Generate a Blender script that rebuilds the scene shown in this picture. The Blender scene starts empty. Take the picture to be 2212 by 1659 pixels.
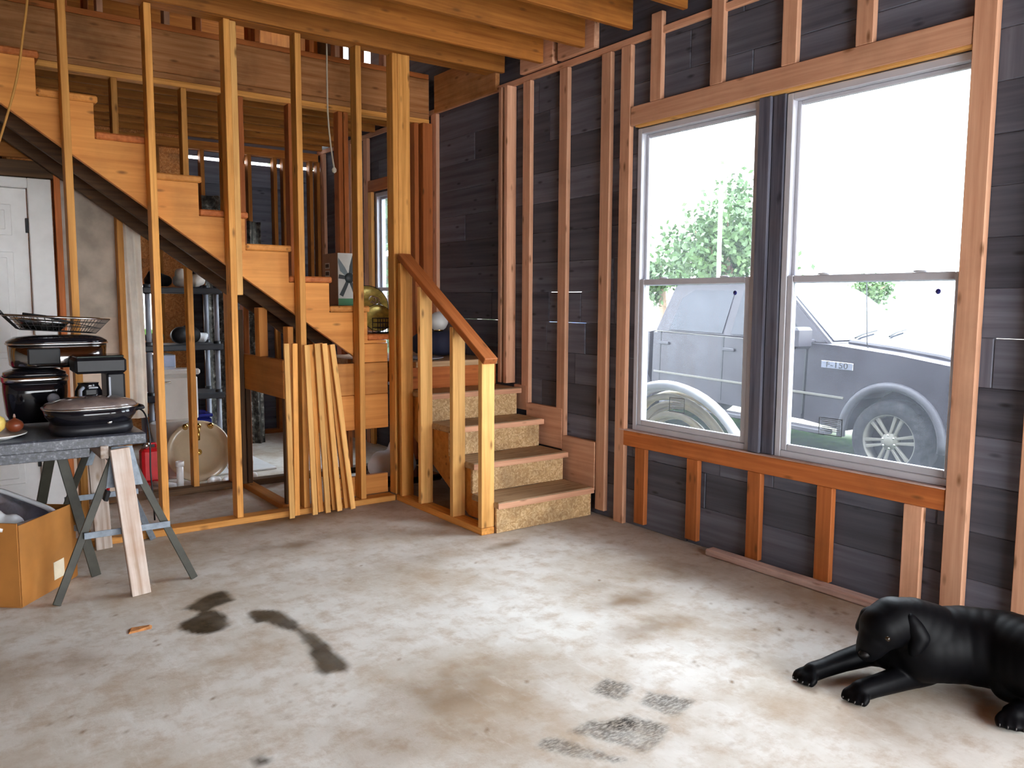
import bpy, bmesh, math, random
import numpy as np
from mathutils import Matrix, Vector
R = math.radians
random.seed(7); RNG = np.random.default_rng(7)
SC = bpy.context.scene
COL = SC.collection
# ------------------------------------------------------------------ camera
W, H, F = 2212, 1659, 1762.0
CAMH = 1.372
_y, _p, _r = R(36), R(-5.8), R(0.3)
_fw = np.array([math.sin(_y)*math.cos(_p), math.cos(_y)*math.cos(_p), math.sin(_p)])
_rt = np.array([math.cos(_y), -math.sin(_y), 0.0]); _up = np.cross(_rt, _fw)
RT = _rt*math.cos(_r)+_up*math.sin(_r); UP = -_rt*math.sin(_r)+_up*math.cos(_r); FW = _fw
CP = np.array([0, 0, CAMH])
def P(px, py, ax, v):
    """direction of a photo pixel met with the plane (axis = v) that the thing touches"""
    d = FW+RT*(px-W/2)/F-UP*(py-H/2)/F
    return CP+d*((v-CP[ax])/d[ax])
def V(px, py, ax, v): return Vector(P(px, py, ax, v))
cam = bpy.data.cameras.new('camera'); cam.sensor_width = 36; cam.lens = F/W*36; cam.clip_start = 0.05; cam.clip_end = 300
co = bpy.data.objects.new('camera', cam); COL.objects.link(co)
co.matrix_world = Matrix(((RT[0], UP[0], -FW[0], 0), (RT[1], UP[1], -FW[1], 0), (RT[2], UP[2], -FW[2], CAMH), (0, 0, 0, 1)))
SC.camera = co
# ------------------------------------------------------------------ sky, exposure
wd = bpy.data.worlds.new('sky'); SC.world = wd; wd.use_nodes = True
bg = wd.node_tree.nodes['Background']; bg.inputs[0].default_value = (0.93, 0.965, 1.0, 1); bg.inputs[1].default_value = 1.0
SC.view_settings.view_transform = 'Standard'; SC.view_settings.look = 'None'
SC.view_settings.gamma = 1.0; SC.view_settings.use_curve_mapping = False
SC.view_settings.exposure = 3.88
try:
    SC.cycles.max_bounces = 10; SC.cycles.diffuse_bounces = 6; SC.cycles.transparent_max_bounces = 16
    SC.cycles.sample_clamp_indirect = 6.0
except Exception: pass
# ------------------------------------------------------------------ materials
MATS = {}
def nt(name):
    m = bpy.data.materials.new(name); m.use_nodes = True; t = m.node_tree
    MATS[name] = m
    return m, t, t.nodes['Principled BSDF']
def N(t, typ, **k):
    n = t.nodes.new(typ)
    for a, b in k.items(): setattr(n, a, b)
    return n
def ramp(t, src, stops, interp='LINEAR'):
    r = N(t, 'ShaderNodeValToRGB'); r.color_ramp.interpolation = interp
    e = r.color_ramp.elements
    while len(e) < len(stops): e.new(0.5)
    for i, (p, c) in enumerate(stops):
        e[i].position = p; e[i].color = (*c, 1) if len(c) == 3 else c
    t.links.new(src, r.inputs[0]); return r.outputs[0]
def mix(t, f, a, b, blend='MIX'):
    n = N(t, 'ShaderNodeMix', data_type='RGBA', blend_type=blend)
    for s, v in ((n.inputs[0], f), (n.inputs[6], a), (n.inputs[7], b)):
        if hasattr(v, 'links'): t.links.new(v, s)
        elif isinstance(v, (int, float)): s.default_value = v
        else: s.default_value = (*v, 1)
    return n.outputs[2]
def math_(t, op, a, b=0.0):
    n = N(t, 'ShaderNodeMath', operation=op)
    for s, v in ((n.inputs[0], a), (n.inputs[1], b)):
        if hasattr(v, 'links'): t.links.new(v, s)
        else: s.default_value = v
    return n.outputs[0]
def coords(t, scale, rand=True):
    tc = N(t, 'ShaderNodeTexCoord'); mp = N(t, 'ShaderNodeMapping'); mp.inputs['Scale'].default_value = scale
    t.links.new(tc.outputs['Object'], mp.inputs[0])
    if rand:
        oi = N(t, 'ShaderNodeObjectInfo')
        cb = N(t, 'ShaderNodeCombineXYZ'); m = math_(t, 'MULTIPLY', oi.outputs['Random'], 37.0)
        for i in range(3): t.links.new(m, cb.inputs[i])
        t.links.new(cb.outputs[0], mp.inputs['Location']); return mp.outputs[0], oi.outputs['Random']
    return mp.outputs[0], None
def noise(t, vec, scale, detail=3, rough=0.55):
    n = N(t, 'ShaderNodeTexNoise'); n.inputs['Scale'].default_value = scale; n.inputs['Detail'].default_value = detail
    n.inputs['Roughness'].default_value = rough; t.links.new(vec, n.inputs['Vector']); return n.outputs['Fac']
def bump(t, b, h, strength=0.3, dist=0.01):
    n = N(t, 'ShaderNodeBump'); n.inputs['Strength'].default_value = strength; n.inputs['Distance'].default_value = dist
    t.links.new(h, n.inputs['Height']); t.links.new(n.outputs[0], b.inputs['Normal'])
def plain(name, col, rough=0.6, metal=0.0, var=0.12, vscale=9.0, spec=0.5):
    m, t, b = nt(name)
    v, _ = coords(t, (1, 1, 1)); f = noise(t, v, vscale, 4)
    lo = tuple(c*(1-var) for c in col); hi = tuple(min(1, c*(1+var)) for c in col)
    t.links.new(ramp(t, f, [(0.3, lo), (0.7, hi)]), b.inputs['Base Color'])
    b.inputs['Roughness'].default_value = rough; b.inputs['Metallic'].default_value = metal
    b.inputs['Specular IOR Level'].default_value = spec
    return m
def wood(name, dark, light, knot=(0.16, 0.06, 0.015), rough=0.62, var=0.35, grain=1.0, dirt=0.35, dcol=(0.10, 0.05, 0.02)):
    m, t, b = nt(name)
    v, rnd = coords(t, (1.1*grain, 26*grain, 26*grain))
    f = noise(t, v, 1.6, 4, 0.6)
    col = ramp(t, f, [(0.28, dark), (0.66, light)])
    v3, _ = coords(t, (1.0, 1.0, 1.0)); f3 = noise(t, v3, 2.6, 5, 0.6)
    col = mix(t, ramp(t, f3, [(0.50, (0, 0, 0)), (0.78, (dirt,)*3)]), col, dcol)
    v2, _ = coords(t, (6.5, 19, 19))
    vo = N(t, 'ShaderNodeTexVoronoi'); vo.inputs['Scale'].default_value = 1.0; t.links.new(v2, vo.inputs['Vector'])
    sp = N(t, 'ShaderNodeSeparateColor'); t.links.new(vo.outputs['Color'], sp.inputs[0])
    gate = math_(t, 'GREATER_THAN', sp.outputs[0], 0.60)
    kn = math_(t, 'MULTIPLY', ramp(t, vo.outputs['Distance'], [(0.07, (1, 1, 1)), (0.24, (0, 0, 0))]), gate)
    col = mix(t, math_(t, 'MULTIPLY', kn, 0.8), col, knot)
    br = math_(t, 'ADD', math_(t, 'MULTIPLY', rnd, var), 1.0-var/2)
    cb = N(t, 'ShaderNodeCombineColor')
    for i in range(3): t.links.new(br, cb.inputs[i])
    col = mix(t, 1.0, col, cb.outputs[0], 'MULTIPLY')
    t.links.new(col, b.inputs['Base Color']); b.inputs['Roughness'].default_value = rough
    b.inputs['Specular IOR Level'].default_value = 0.25
    bump(t, b, f, 0.25, 0.003)
    return m
wood('pine', (0.50, 0.20, 0.038), (0.80, 0.38, 0.10))
wood('pine_pale', (0.62, 0.30, 0.08), (0.86, 0.48, 0.16), dirt=0.2)
wood('fir_red', (0.36, 0.095, 0.022), (0.54, 0.165, 0.045), dirt=0.4)
wood('fir_pink', (0.54, 0.26, 0.15), (0.72, 0.40, 0.25), dirt=0.3)
wood('joist', (0.25, 0.078, 0.012), (0.44, 0.165, 0.032), dirt=0.45, dcol=(.06,.03,.012))
wood('stringer', (0.46, 0.165, 0.035), (0.64, 0.27, 0.065), grain=0.6)
wood('rim', (0.33, 0.115, 0.03), (0.52, 0.235, 0.09), dirt=0.65, dcol=(.08,.03,.01))
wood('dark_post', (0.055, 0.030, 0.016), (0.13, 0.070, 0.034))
wood('plank', (0.060, 0.062, 0.082), (0.135, 0.14, 0.175), knot=(0.02, 0.02, 0.025), dirt=0.4, dcol=(0.13, 0.13, 0.15), var=0.7, grain=.5)
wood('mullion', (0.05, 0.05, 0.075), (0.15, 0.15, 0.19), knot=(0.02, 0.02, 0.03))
wood('weathered', (0.34, 0.20, 0.16), (0.60, 0.45, 0.40), dirt=0.6)
wood('white_wood', (0.34, 0.25, 0.19), (0.62, 0.55, 0.50), knot=(0.3, 0.2, 0.12), dirt=0.7, dcol=(0.34, 0.18, 0.10))
wood('tread', (0.34, 0.21, 0.11), (0.55, 0.38, 0.22), dirt=0.6, dcol=(0.16, 0.12, 0.09))
def osb(name, a, b_, c):
    m, t, b = nt(name)
    v, _ = coords(t, (1, 1, 1))
    n1 = N(t, 'ShaderNodeTexNoise'); n1.inputs['Scale'].default_value = 22; t.links.new(v, n1.inputs['Vector'])
    ad = N(t, 'ShaderNodeMix', data_type='RGBA', blend_type='ADD'); ad.inputs[0].default_value = 0.07
    t.links.new(v, ad.inputs[6]); t.links.new(n1.outputs['Color'], ad.inputs[7])
    vo = N(t, 'ShaderNodeTexVoronoi'); vo.inputs['Scale'].default_value = 95; t.links.new(ad.outputs[2], vo.inputs['Vector'])
    sp = N(t, 'ShaderNodeSeparateColor'); t.links.new(vo.outputs['Color'], sp.inputs[0])
    col = ramp(t, sp.outputs[0], [(0.0, a), (0.5, b_), (1.0, c)])
    f3 = noise(t, v, 4, 5); col = mix(t, ramp(t, f3, [(0.5, (0, 0, 0)), (0.75, (0.6,)*3)]), col, (0.16, 0.09, 0.05))
    t.links.new(col, b.inputs['Base Color']); b.inputs['Roughness'].default_value = 0.7
    bump(t, b, sp.outputs[0], 0.3, 0.003)
osb('osb', (0.44, 0.26, 0.11), (0.58, 0.37, 0.17), (0.74, 0.54, 0.30))
osb('osb_orange', (0.55, 0.17, 0.04), (0.75, 0.28, 0.07), (0.85, 0.40, 0.14))
plain('vinyl', (0.50, 0.50, 0.55), 0.4, var=0.05)
plain('white_paint', (0.80, 0.80, 0.80), 0.4, var=0.05)
plain('black_plastic', (0.010, 0.010, 0.013), 0.4, var=0.3, spec=.3)
plain('black_matte', (0.012, 0.012, 0.014), 0.6, var=0.3)
plain('black_gloss', (0.008, 0.008, 0.012), 0.08, var=0.2)
plain('roaster_steel', (0.30, 0.29, 0.29), 0.12, 1.0)
plain('hidden_wall', (0.30, 0.27, 0.24), 0.8)
plain('steel', (0.62, 0.62, 0.62), 0.22, 1.0)
plain('chrome', (0.8, 0.8, 0.82), 0.08, 1.0)
plain('galvanised', (0.20, 0.23, 0.27), 0.5, 0.4, vscale=30, var=0.25)
plain('olive_steel', (0.036, 0.034, 0.024), 0.5, 0.2, var=0.4)
plain('cardboard', (0.40, 0.16, 0.03), 0.8, var=0.18, vscale=5)
plain('cardboard_grey', (0.42, 0.27, 0.19), 0.8, var=0.1)
plain('paper', (0.72, 0.62, 0.45), 0.8)
plain('ceramic', (0.76, 0.74, 0.71), 0.12, var=0.04)
plain('sink_tan', (0.66, 0.54, 0.38), 0.15, var=0.06)
plain('brass', (0.75, 0.50, 0.14), 0.18, 1.0)
plain('gold_plate', (0.55, 0.43, 0.11), 0.3, 0.4, var=0.4, vscale=30)
plain('red_plastic', (0.68, 0.012, 0.02), 0.35)
plain('red_gloss', (0.55, 0.02, 0.06), 0.3)
plain('blue_plastic', (0.02, 0.025, 0.20), 0.25)
plain('pale_blue', (0.45, 0.52, 0.72), 0.3)
plain('white_plastic', (0.78, 0.78, 0.80), 0.35, var=0.05)
plain('grey_plastic', (0.36, 0.38, 0.44), 0.4)
plain('shelf_black', (0.035, 0.038, 0.045), 0.45)
plain('drywall', (0.47, 0.40, 0.33), 0.85, var=0.25, vscale=6)
plain('drywall_pale', (0.62, 0.50, 0.40), 0.85, var=0.2, vscale=6)
plain('sheet_white', (0.78, 0.72, 0.64), 0.7, var=0.12)
plain('rope', (0.62, 0.55, 0.42), 0.8)
plain('cord_orange', (0.50, 0.24, 0.05), 0.6)
plain('camo', (0.16, 0.14, 0.09), 0.8, var=0.9, vscale=24)
plain('navy_cloth', (0.018, 0.02, 0.045), 0.8)
plain('globe', (0.62, 0.62, 0.60), 0.35, var=0.1)
plain('onion', (0.80, 0.38, 0.07), 0.35, var=0.35, vscale=25)
plain('plum', (0.22, 0.05, 0.02), 0.35)
plain('yellow_onion', (0.85, 0.60, 0.16), 0.35, var=0.3, vscale=22)
plain('green_print', (0.08, 0.28, 0.13), 0.5)
plain('box_print', (0.60, 0.60, 0.56), 0.5)
plain('print_dark', (0.035, 0.045, 0.05), 0.5)
plain('print_grey', (0.16, 0.20, 0.22), 0.5)
plain('truck_paint', (0.027, 0.023, 0.030), 0.35, 0.0, var=0.15, spec=0.3)
plain('truck_trim', (0.05, 0.047, 0.055), 0.5, spec=.3)
plain('tyre', (0.020, 0.020, 0.022), 0.85, var=0.5, vscale=20, spec=.15)
plain('alloy', (0.13, 0.12, 0.10), 0.5, 0.0, spec=.3)
plain('truck_glass', (0.02, 0.022, 0.03), 0.1, spec=.25)
plain('blue_car', (0.05, 0.16, 0.42), 0.2)
plain('hose', (0.20, 0.16, 0.085), 0.5, var=0.2)
plain('hose_white', (0.36, 0.35, 0.33), 0.5)
plain('bark', (0.22, 0.15, 0.10), 0.9, var=0.3)
plain('roofing', (0.22, 0.24, 0.30), 0.7, var=0.2)
plain('siding', (0.75, 0.76, 0.78), 0.6)
plain('dog_fur', (0.0016, 0.0016, 0.0024), 0.5, var=0.4, vscale=60, spec=.10)
plain('dog_skin', (0.006, 0.005, 0.005), 0.5, spec=.2)
plain('dog_eye', (0.02, 0.012, 0.006), 0.05)
plain('claw', (0.05, 0.045, 0.045), 0.3)
plain('chip', (0.42, 0.17, 0.05), 0.8, var=0.4, vscale=50)
def leafmat():
    m, t, b = nt('leaf')
    v, _ = coords(t, (1, 1, 1)); f = noise(t, v, 1.2, 3)
    t.links.new(ramp(t, f, [(0.3, (0.025, 0.06, 0.014)), (0.7, (0.07, 0.13, 0.035))]), b.inputs['Base Color'])
    b.inputs['Roughness'].default_value = 0.6
leafmat()
plain('grass_blade', (0.016, 0.040, 0.010), 0.8, var=.3, spec=0)
def groundmat():
    m, t, b = nt('grass')
    v, _ = coords(t, (1, 1, 1), False); f = noise(t, v, 7, 6); g = noise(t, v, 0.35, 3)
    col = ramp(t, f, [(0.3, (0.008, 0.022, 0.005)), (0.7, (0.03, 0.06, 0.015))])
    sp = N(t, 'ShaderNodeSeparateXYZ'); t.links.new(v, sp.inputs[0])
    far = math_(t, 'ADD', sp.outputs[0], math_(t, 'MULTIPLY', g, 3.0))
    k = ramp(t, math_(t, 'DIVIDE', far, 30.0), [(0.36, (0, 0, 0)), (0.40, (1, 1, 1))])
    t.links.new(mix(t, k, col, (0.50, 0.47, 0.42)), b.inputs['Base Color']); b.inputs['Roughness'].default_value = 0.9; b.inputs['Specular IOR Level'].default_value = 0
groundmat()
def glassmat(name, haze, tint=(0.93, 0.97, 1.0)):
    m = bpy.data.materials.new(name); m.use_nodes = True; t = m.node_tree; MATS[name] = m
    t.nodes.remove(t.nodes['Principled BSDF']); out = t.nodes['Material Output']
    tr = N(t, 'ShaderNodeBsdfTransparent'); tr.inputs[0].default_value = (*tint, 1)
    gl = N(t, 'ShaderNodeBsdfGlossy'); gl.inputs['Roughness'].default_value = 0.02
    du = N(t, 'ShaderNodeBsdfTranslucent'); du.inputs[0].default_value = (0.80, 0.84, 1.0, 1)
    fr = N(t, 'ShaderNodeFresnel'); fr.inputs[0].default_value = 1.12
    v, _ = coords(t, (1, 1, 1), False); f = noise(t, v, 5, 6, 0.7)
    k = ramp(t, f, [(0.3, (haze*0.6,)*3), (0.75, (haze*1.5,)*3)])
    a = N(t, 'ShaderNodeMixShader'); t.links.new(k, a.inputs[0]); t.links.new(tr.outputs[0], a.inputs[1]); t.links.new(du.outputs[0], a.inputs[2])
    c = N(t, 'ShaderNodeMixShader'); t.links.new(fr.outputs[0], c.inputs[0]); t.links.new(a.outputs[0], c.inputs[1]); t.links.new(gl.outputs[0], c.inputs[2])
    t.links.new(c.outputs[0], out.inputs[0])
glassmat('pane', 0.014)
glassmat('pane_clean', 0.01)
glassmat('clear_plastic', 0.6)
def lidmat():
    m, t, b = nt('lid_glass')
    b.inputs['Base Color'].default_value = (0.16, 0.12, 0.11, 1); b.inputs['Roughness'].default_value = 0.1
    b.inputs['Specular IOR Level'].default_value = 0.8
    v, _ = coords(t, (1, 1, 1)); f = noise(t, v, 12, 4)
    t.links.new(ramp(t, f, [(0.3, (0.12, 0.09, 0.09)), (0.7, (0.24, 0.19, 0.17))]), b.inputs['Base Color'])
lidmat()
def lam():
    m, t, b = nt('laminate')
    v, _ = coords(t, (1, 1, 1), False); f = noise(t, v, 60, 5, 0.7)
    t.links.new(ramp(t, f, [(0.35, (0.02, 0.022, 0.028)), (0.55, (0.06, 0.065, 0.085)), (0.72, (0.26, 0.27, 0.31))]), b.inputs['Base Color'])
    b.inputs['Roughness'].default_value = 0.3
lam()
def foil():
    m, t, b = nt('foil')
    v, _ = coords(t, (1, 1, 1)); f = noise(t, v, 26, 5, 0.7)
    t.links.new(ramp(t, f, [(0.35, (0.03, 0.028, 0.025)), (0.55, (0.16, 0.15, 0.13)), (0.72, (0.60, 0.58, 0.52))]), b.inputs['Base Color'])
    b.inputs['Roughness'].default_value = 0.35; b.inputs['Metallic'].default_value = 0.5
    bump(t, b, f, 0.8, 0.02)
foil()
def conc():
    m, t, b = nt('concrete')
    v, _ = coords(t, (1, 1, 1), False)
    f = noise(t, v, 1.6, 8, 0.62); g = noise(t, v, 9, 8, 0.7); h = noise(t, v, 70, 4, 0.7)
    col = ramp(t, f, [(0.34, (0.46, 0.37, 0.28)), (0.45, (0.58, 0.53, 0.46)), (0.56, (0.68, 0.65, 0.60)), (0.68, (0.76, 0.74, 0.69))])
    col = mix(t, ramp(t, g, [(0.47, (0, 0, 0)), (0.66, (0.62,)*3)]), col, (0.42, 0.31, 0.21))
    vk, _ = coords(t, (5, 1.4, 1), False); k = noise(t, vk, 3.0, 7, 0.72)
    col = mix(t, ramp(t, k, [(0.56, (0, 0, 0)), (0.74, (0.34,)*3)]), col, (0.36, 0.26, 0.18))
    col = mix(t, ramp(t, k, [(0.28, (0.4,)*3), (0.44, (0, 0, 0))]), col, (0.84, 0.83, 0.81))
    col = mix(t, ramp(t, h, [(0.66, (0, 0, 0)), (0.76, (0.55,)*3)]), col, (0.22, 0.15, 0.10))
    def at(n):
        a = N(t, 'ShaderNodeAttribute', attribute_name=n); return a.outputs['Fac']
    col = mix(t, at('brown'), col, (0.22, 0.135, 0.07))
    wet = at('wet'); col = mix(t, wet, col, mix(t, ramp(t, g, [(0.4, (0, 0, 0)), (0.6, (1, 1, 1))]), (0.035, 0.024, 0.012), (0.075, 0.055, 0.032)))
    vs, _ = coords(t, (40, 110, 1), False); s = noise(t, vs, 1.0, 4, 0.7)
    blk = math_(t, 'MULTIPLY', at('black'), ramp(t, s, [(0.36, (0.25,)*3), (0.56, (1, 1, 1))]))
    col = mix(t, blk, col, (0.045, 0.036, 0.028))
    t.links.new(col, b.inputs['Base Color'])
    rg = ramp(t, wet, [(0.0, (0.75,)*3), (1.0, (0.6,)*3)]); t.links.new(rg, b.inputs['Roughness'])
    b.inputs['Specular IOR Level'].default_value = 0.2
    bump(t, b, h, 0.15, 0.004)
conc()
# ------------------------------------------------------------------ mesh helpers
I4 = Matrix.Identity(4)
XF = [I4.copy()]
WM = {}
def reg(o, M, parent):
    M = XF[0] @ M
    o.matrix_basis = M
    COL.objects.link(o); WM[o.name] = M
    if parent is not None:
        o.parent = parent; o.matrix_parent_inverse = WM[parent.name].inverted()
    return o
def T(x, y=None, z=None):
    return Matrix.Translation(Vector((x, y, z)) if y is not None else Vector(x))
def thing(name, label, cat, loc, group=None):
    o = bpy.data.objects.new(name, None); o.empty_display_size = 0.1
    reg(o, T(loc), None)
    o['label'] = label; o['category'] = cat
    if group: o['group'] = group
    return o
def tag(o, label, cat, group=None):
    o['label'] = label; o['category'] = cat
    if group: o['group'] = group
    return o
def struct(name, loc=(0, 0, 0)):
    o = bpy.data.objects.new(name, None); reg(o, T(loc), None); o['kind'] = 'structure'; return o
def mobj(name, me, parent, M=I4, kind=None):
    o = bpy.data.objects.new(name, me); reg(o, M, parent)
    if kind: o['kind'] = kind
    return o
def raw(name, verts, faces, mat, parent=None, M=I4, smooth=False, bevel=0.0, seg=1):
    me = bpy.data.meshes.new(name)
    bm = bmesh.new()
    vs = [bm.verts.new(v) for v in verts]
    for f in faces:
        try: bm.faces.new([vs[i] for i in f])
        except ValueError: pass
    bmesh.ops.recalc_face_normals(bm, faces=bm.faces[:])
    if bevel: bmesh.ops.bevel(bm, geom=bm.edges[:], offset=bevel, segments=seg, affect='EDGES', clamp_overlap=True)
    if smooth:
        for f in bm.faces: f.smooth = True
    bm.to_mesh(me); bm.free()
    me.materials.append(MATS[mat])
    return mobj(name, me, parent, M)
CACHE = {}
def boxmesh(dx, dy, dz, mat, bevel):
    key = (round(dx, 4), round(dy, 4), round(dz, 4), mat, bevel)
    if key in CACHE: return CACHE[key]
    bm = bmesh.new(); bmesh.ops.create_cube(bm, size=1)
    for v in bm.verts: v.co = (v.co.x*dx, v.co.y*dy, v.co.z*dz)
    if bevel: bmesh.ops.bevel(bm, geom=bm.edges[:], offset=min(bevel, min(dx, dy, dz)*0.3), segments=1, affect='EDGES')
    me = bpy.data.meshes.new('board'); bm.to_mesh(me); bm.free(); me.materials.append(MATS[mat]); CACHE[key] = me
    return me
def bx(name, parent, x0, x1, y0, y1, z0, z1, mat, bevel=0.003):
    """axis-aligned board: local X runs along its longest side (the grain)"""
    d = [abs(x1-x0), abs(y1-y0), abs(z1-z0)]; c = Vector(((x0+x1)/2, (y0+y1)/2, (z0+z1)/2))
    o = sorted(range(3), key=lambda i: -d[i]); ax = [Vector((1, 0, 0)), Vector((0, 1, 0)), Vector((0, 0, 1))]
    a, b = ax[o[0]], ax[o[1]]; cc = a.cross(b)
    M = Matrix(((a.x, b.x, cc.x, c.x), (a.y, b.y, cc.y, c.y), (a.z, b.z, cc.z, c.z), (0, 0, 0, 1)))
    return mobj(name, boxmesh(d[o[0]], d[o[1]], d[o[2]], mat, bevel), parent, M)
def bar(name, parent, a, b, w, t, mat, side=(0, 0, 1), bevel=0.003):
    """board from a to b; w is its width along 'side', t its thickness"""
    a, b = Vector(a), Vector(b); x = (b-a); L = x.length; x.normalize()
    y = Vector(side); y = (y-x*y.dot(x)).normalized(); z = x.cross(y); c = (a+b)/2
    M = Matrix(((x.x, y.x, z.x, c.x), (x.y, y.y, z.y, c.y), (x.z, y.z, z.z, c.z), (0, 0, 0, 1)))
    return mobj(name, boxmesh(L, w, t, mat, bevel), parent, M)
def prism(name, parent, poly, axis, lo, hi, mat, bevel=0.0, M=I4, smooth=False):
    def pt(p, v):
        return (v, p[0], p[1]) if axis == 0 else (p[0], v, p[1]) if axis == 1 else (p[0], p[1], v)
    n = len(poly); vs = [pt(p, lo) for p in poly]+[pt(p, hi) for p in poly]
    fs = [list(range(n)), list(range(2*n-1, n-1, -1))]+[[i, (i+1) % n, n+(i+1) % n, n+i] for i in range(n)]
    return raw(name, vs, fs, mat, parent, M, smooth, bevel)
def lathe(name, parent, prof, mat, loc=(0, 0, 0), seg=28, sx=1, sy=1, M=None, power=2.0, smooth=True):
    vs, fs = [], []
    for r, z in prof:
        for k in range(seg):
            a = 2*math.pi*k/seg; c, s = math.cos(a), math.sin(a)
            e = 2/power
            vs.append((sx*r*math.copysign(abs(c)**e, c), sy*r*math.copysign(abs(s)**e, s), z))
    n = len(prof)
    for i in range(n-1):
        for k in range(seg): fs.append([i*seg+k, i*seg+(k+1) % seg, (i+1)*seg+(k+1) % seg, (i+1)*seg+k])
    if n > 2 and prof[0][0] > .01 and prof[-1][0] > .01:      # a ring: close its section instead of capping it
        for k in range(seg): fs.append([(n-1)*seg+k, (n-1)*seg+(k+1) % seg, (k+1) % seg, k])
    else: fs.append(list(range(seg))); fs.append(list(range((n-1)*seg, n*seg)))
    o = raw(name, vs, fs, mat, parent, M if M is not None else T(loc), smooth)
    return o
def tube(name, parent, pts, r, mat, seg=8, closed=False, M=I4, flat=1.0):
    pts = [Vector(p) for p in pts]; n = len(pts); vs, fs = [], []
    up = Vector((0, 0, 1)); prev = None
    for i, p in enumerate(pts):
        d = (pts[(i+1) % n]-pts[i-1]) if closed else (pts[min(i+1, n-1)]-pts[max(i-1, 0)])
        d.normalize()
        a = prev if prev is not None else (up if abs(d.z) < 0.9 else Vector((1, 0, 0)))
        b = d.cross(a).normalized(); a = b.cross(d).normalized(); prev = a
        rr = r[i] if isinstance(r, (list, tuple)) else r
        for k in range(seg):
            t = 2*math.pi*k/seg; vs.append(p+(a*math.cos(t)*flat+b*math.sin(t))*rr)
    for i in range(n if closed else n-1):
        for k in range(seg):
            j = (i+1) % n
            fs.append([i*seg+k, i*seg+(k+1) % seg, j*seg+(k+1) % seg, j*seg+k])
    if not closed: fs += [list(range(seg)), list(range((n-1)*seg, n*seg))]
    return raw(name, vs, fs, mat, parent, M, True)
def bez(pts, n=8):
    """smooth curve through points"""
    pts = [Vector(p) for p in pts]; out = []
    for i in range(len(pts)-1):
        p0, p1, p2, p3 = pts[max(i-1, 0)], pts[i], pts[i+1], pts[min(i+2, len(pts)-1)]
        for k in range(n):
            t = k/n
            out.append(0.5*((2*p1)+(p2-p0)*t+(2*p0-5*p1+4*p2-p3)*t*t+(3*p1-p0-3*p2+p3)*t**3))
    out.append(pts[-1]); return out
def blob(name, parent, chains, mat, voxel=0.01, smooth=6, M=I4):
    """one continuous skin over overlapping round sections: chains = lists of (x,y,z,r[,flatten vector])"""
    bm = bmesh.new()
    for ch in chains:
        q = [(Vector(c[:3]), c[3]) for c in ch]
        segs = []
        for i in range(len(q)-1):
            L = (q[i+1][0]-q[i][0]).length; n = max(1, int(L/(0.25*min(q[i][1], q[i+1][1]))))
            segs += [(q[i][0].lerp(q[i+1][0], k/n), q[i][1]+(q[i+1][1]-q[i][1])*k/n) for k in range(n)]
        segs.append(q[-1])
        for c, r in segs:
            bmesh.ops.create_icosphere(bm, subdivisions=2 if r < .05 else 4, radius=r, matrix=Matrix.Translation(c))
    me = bpy.data.meshes.new('tmp'); bm.to_mesh(me); bm.free()
    o = bpy.data.objects.new('tmp', me); COL.objects.link(o)
    md = o.modifiers.new('r', 'REMESH'); md.mode = 'VOXEL'; md.voxel_size = voxel; md.use_smooth_shade = True
    ms = o.modifiers.new('s', 'SMOOTH'); ms.factor = 0.5; ms.iterations = smooth
    dg = bpy.context.evaluated_depsgraph_get()
    res = bpy.data.meshes.new_from_object(o.evaluated_get(dg)); bpy.data.objects.remove(o)
    res.materials.clear(); res.materials.append(MATS[mat])
    for p in res.polygons: p.use_smooth = True
    return mobj(name, res, parent, M)
def sub(o, levels=2):
    m = o.modifiers.new('s', 'SUBSURF'); m.levels = levels; m.render_levels = levels; return o
# ================================================================== THE SETTING
XW, XS, XO = 3.47, 3.51, 3.536          # stud face, sheathing inside, sheathing outside
YP, YF, YB = 4.95, 5.93, 8.30           # front of open partition, far wall, back wall
XL, YN = -2.6, -2.4                     # walls out of view, left and behind the camera
ZC = 2.945                              # underside of the joists
ZP = 2.992                              # top of the partition studs
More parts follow.
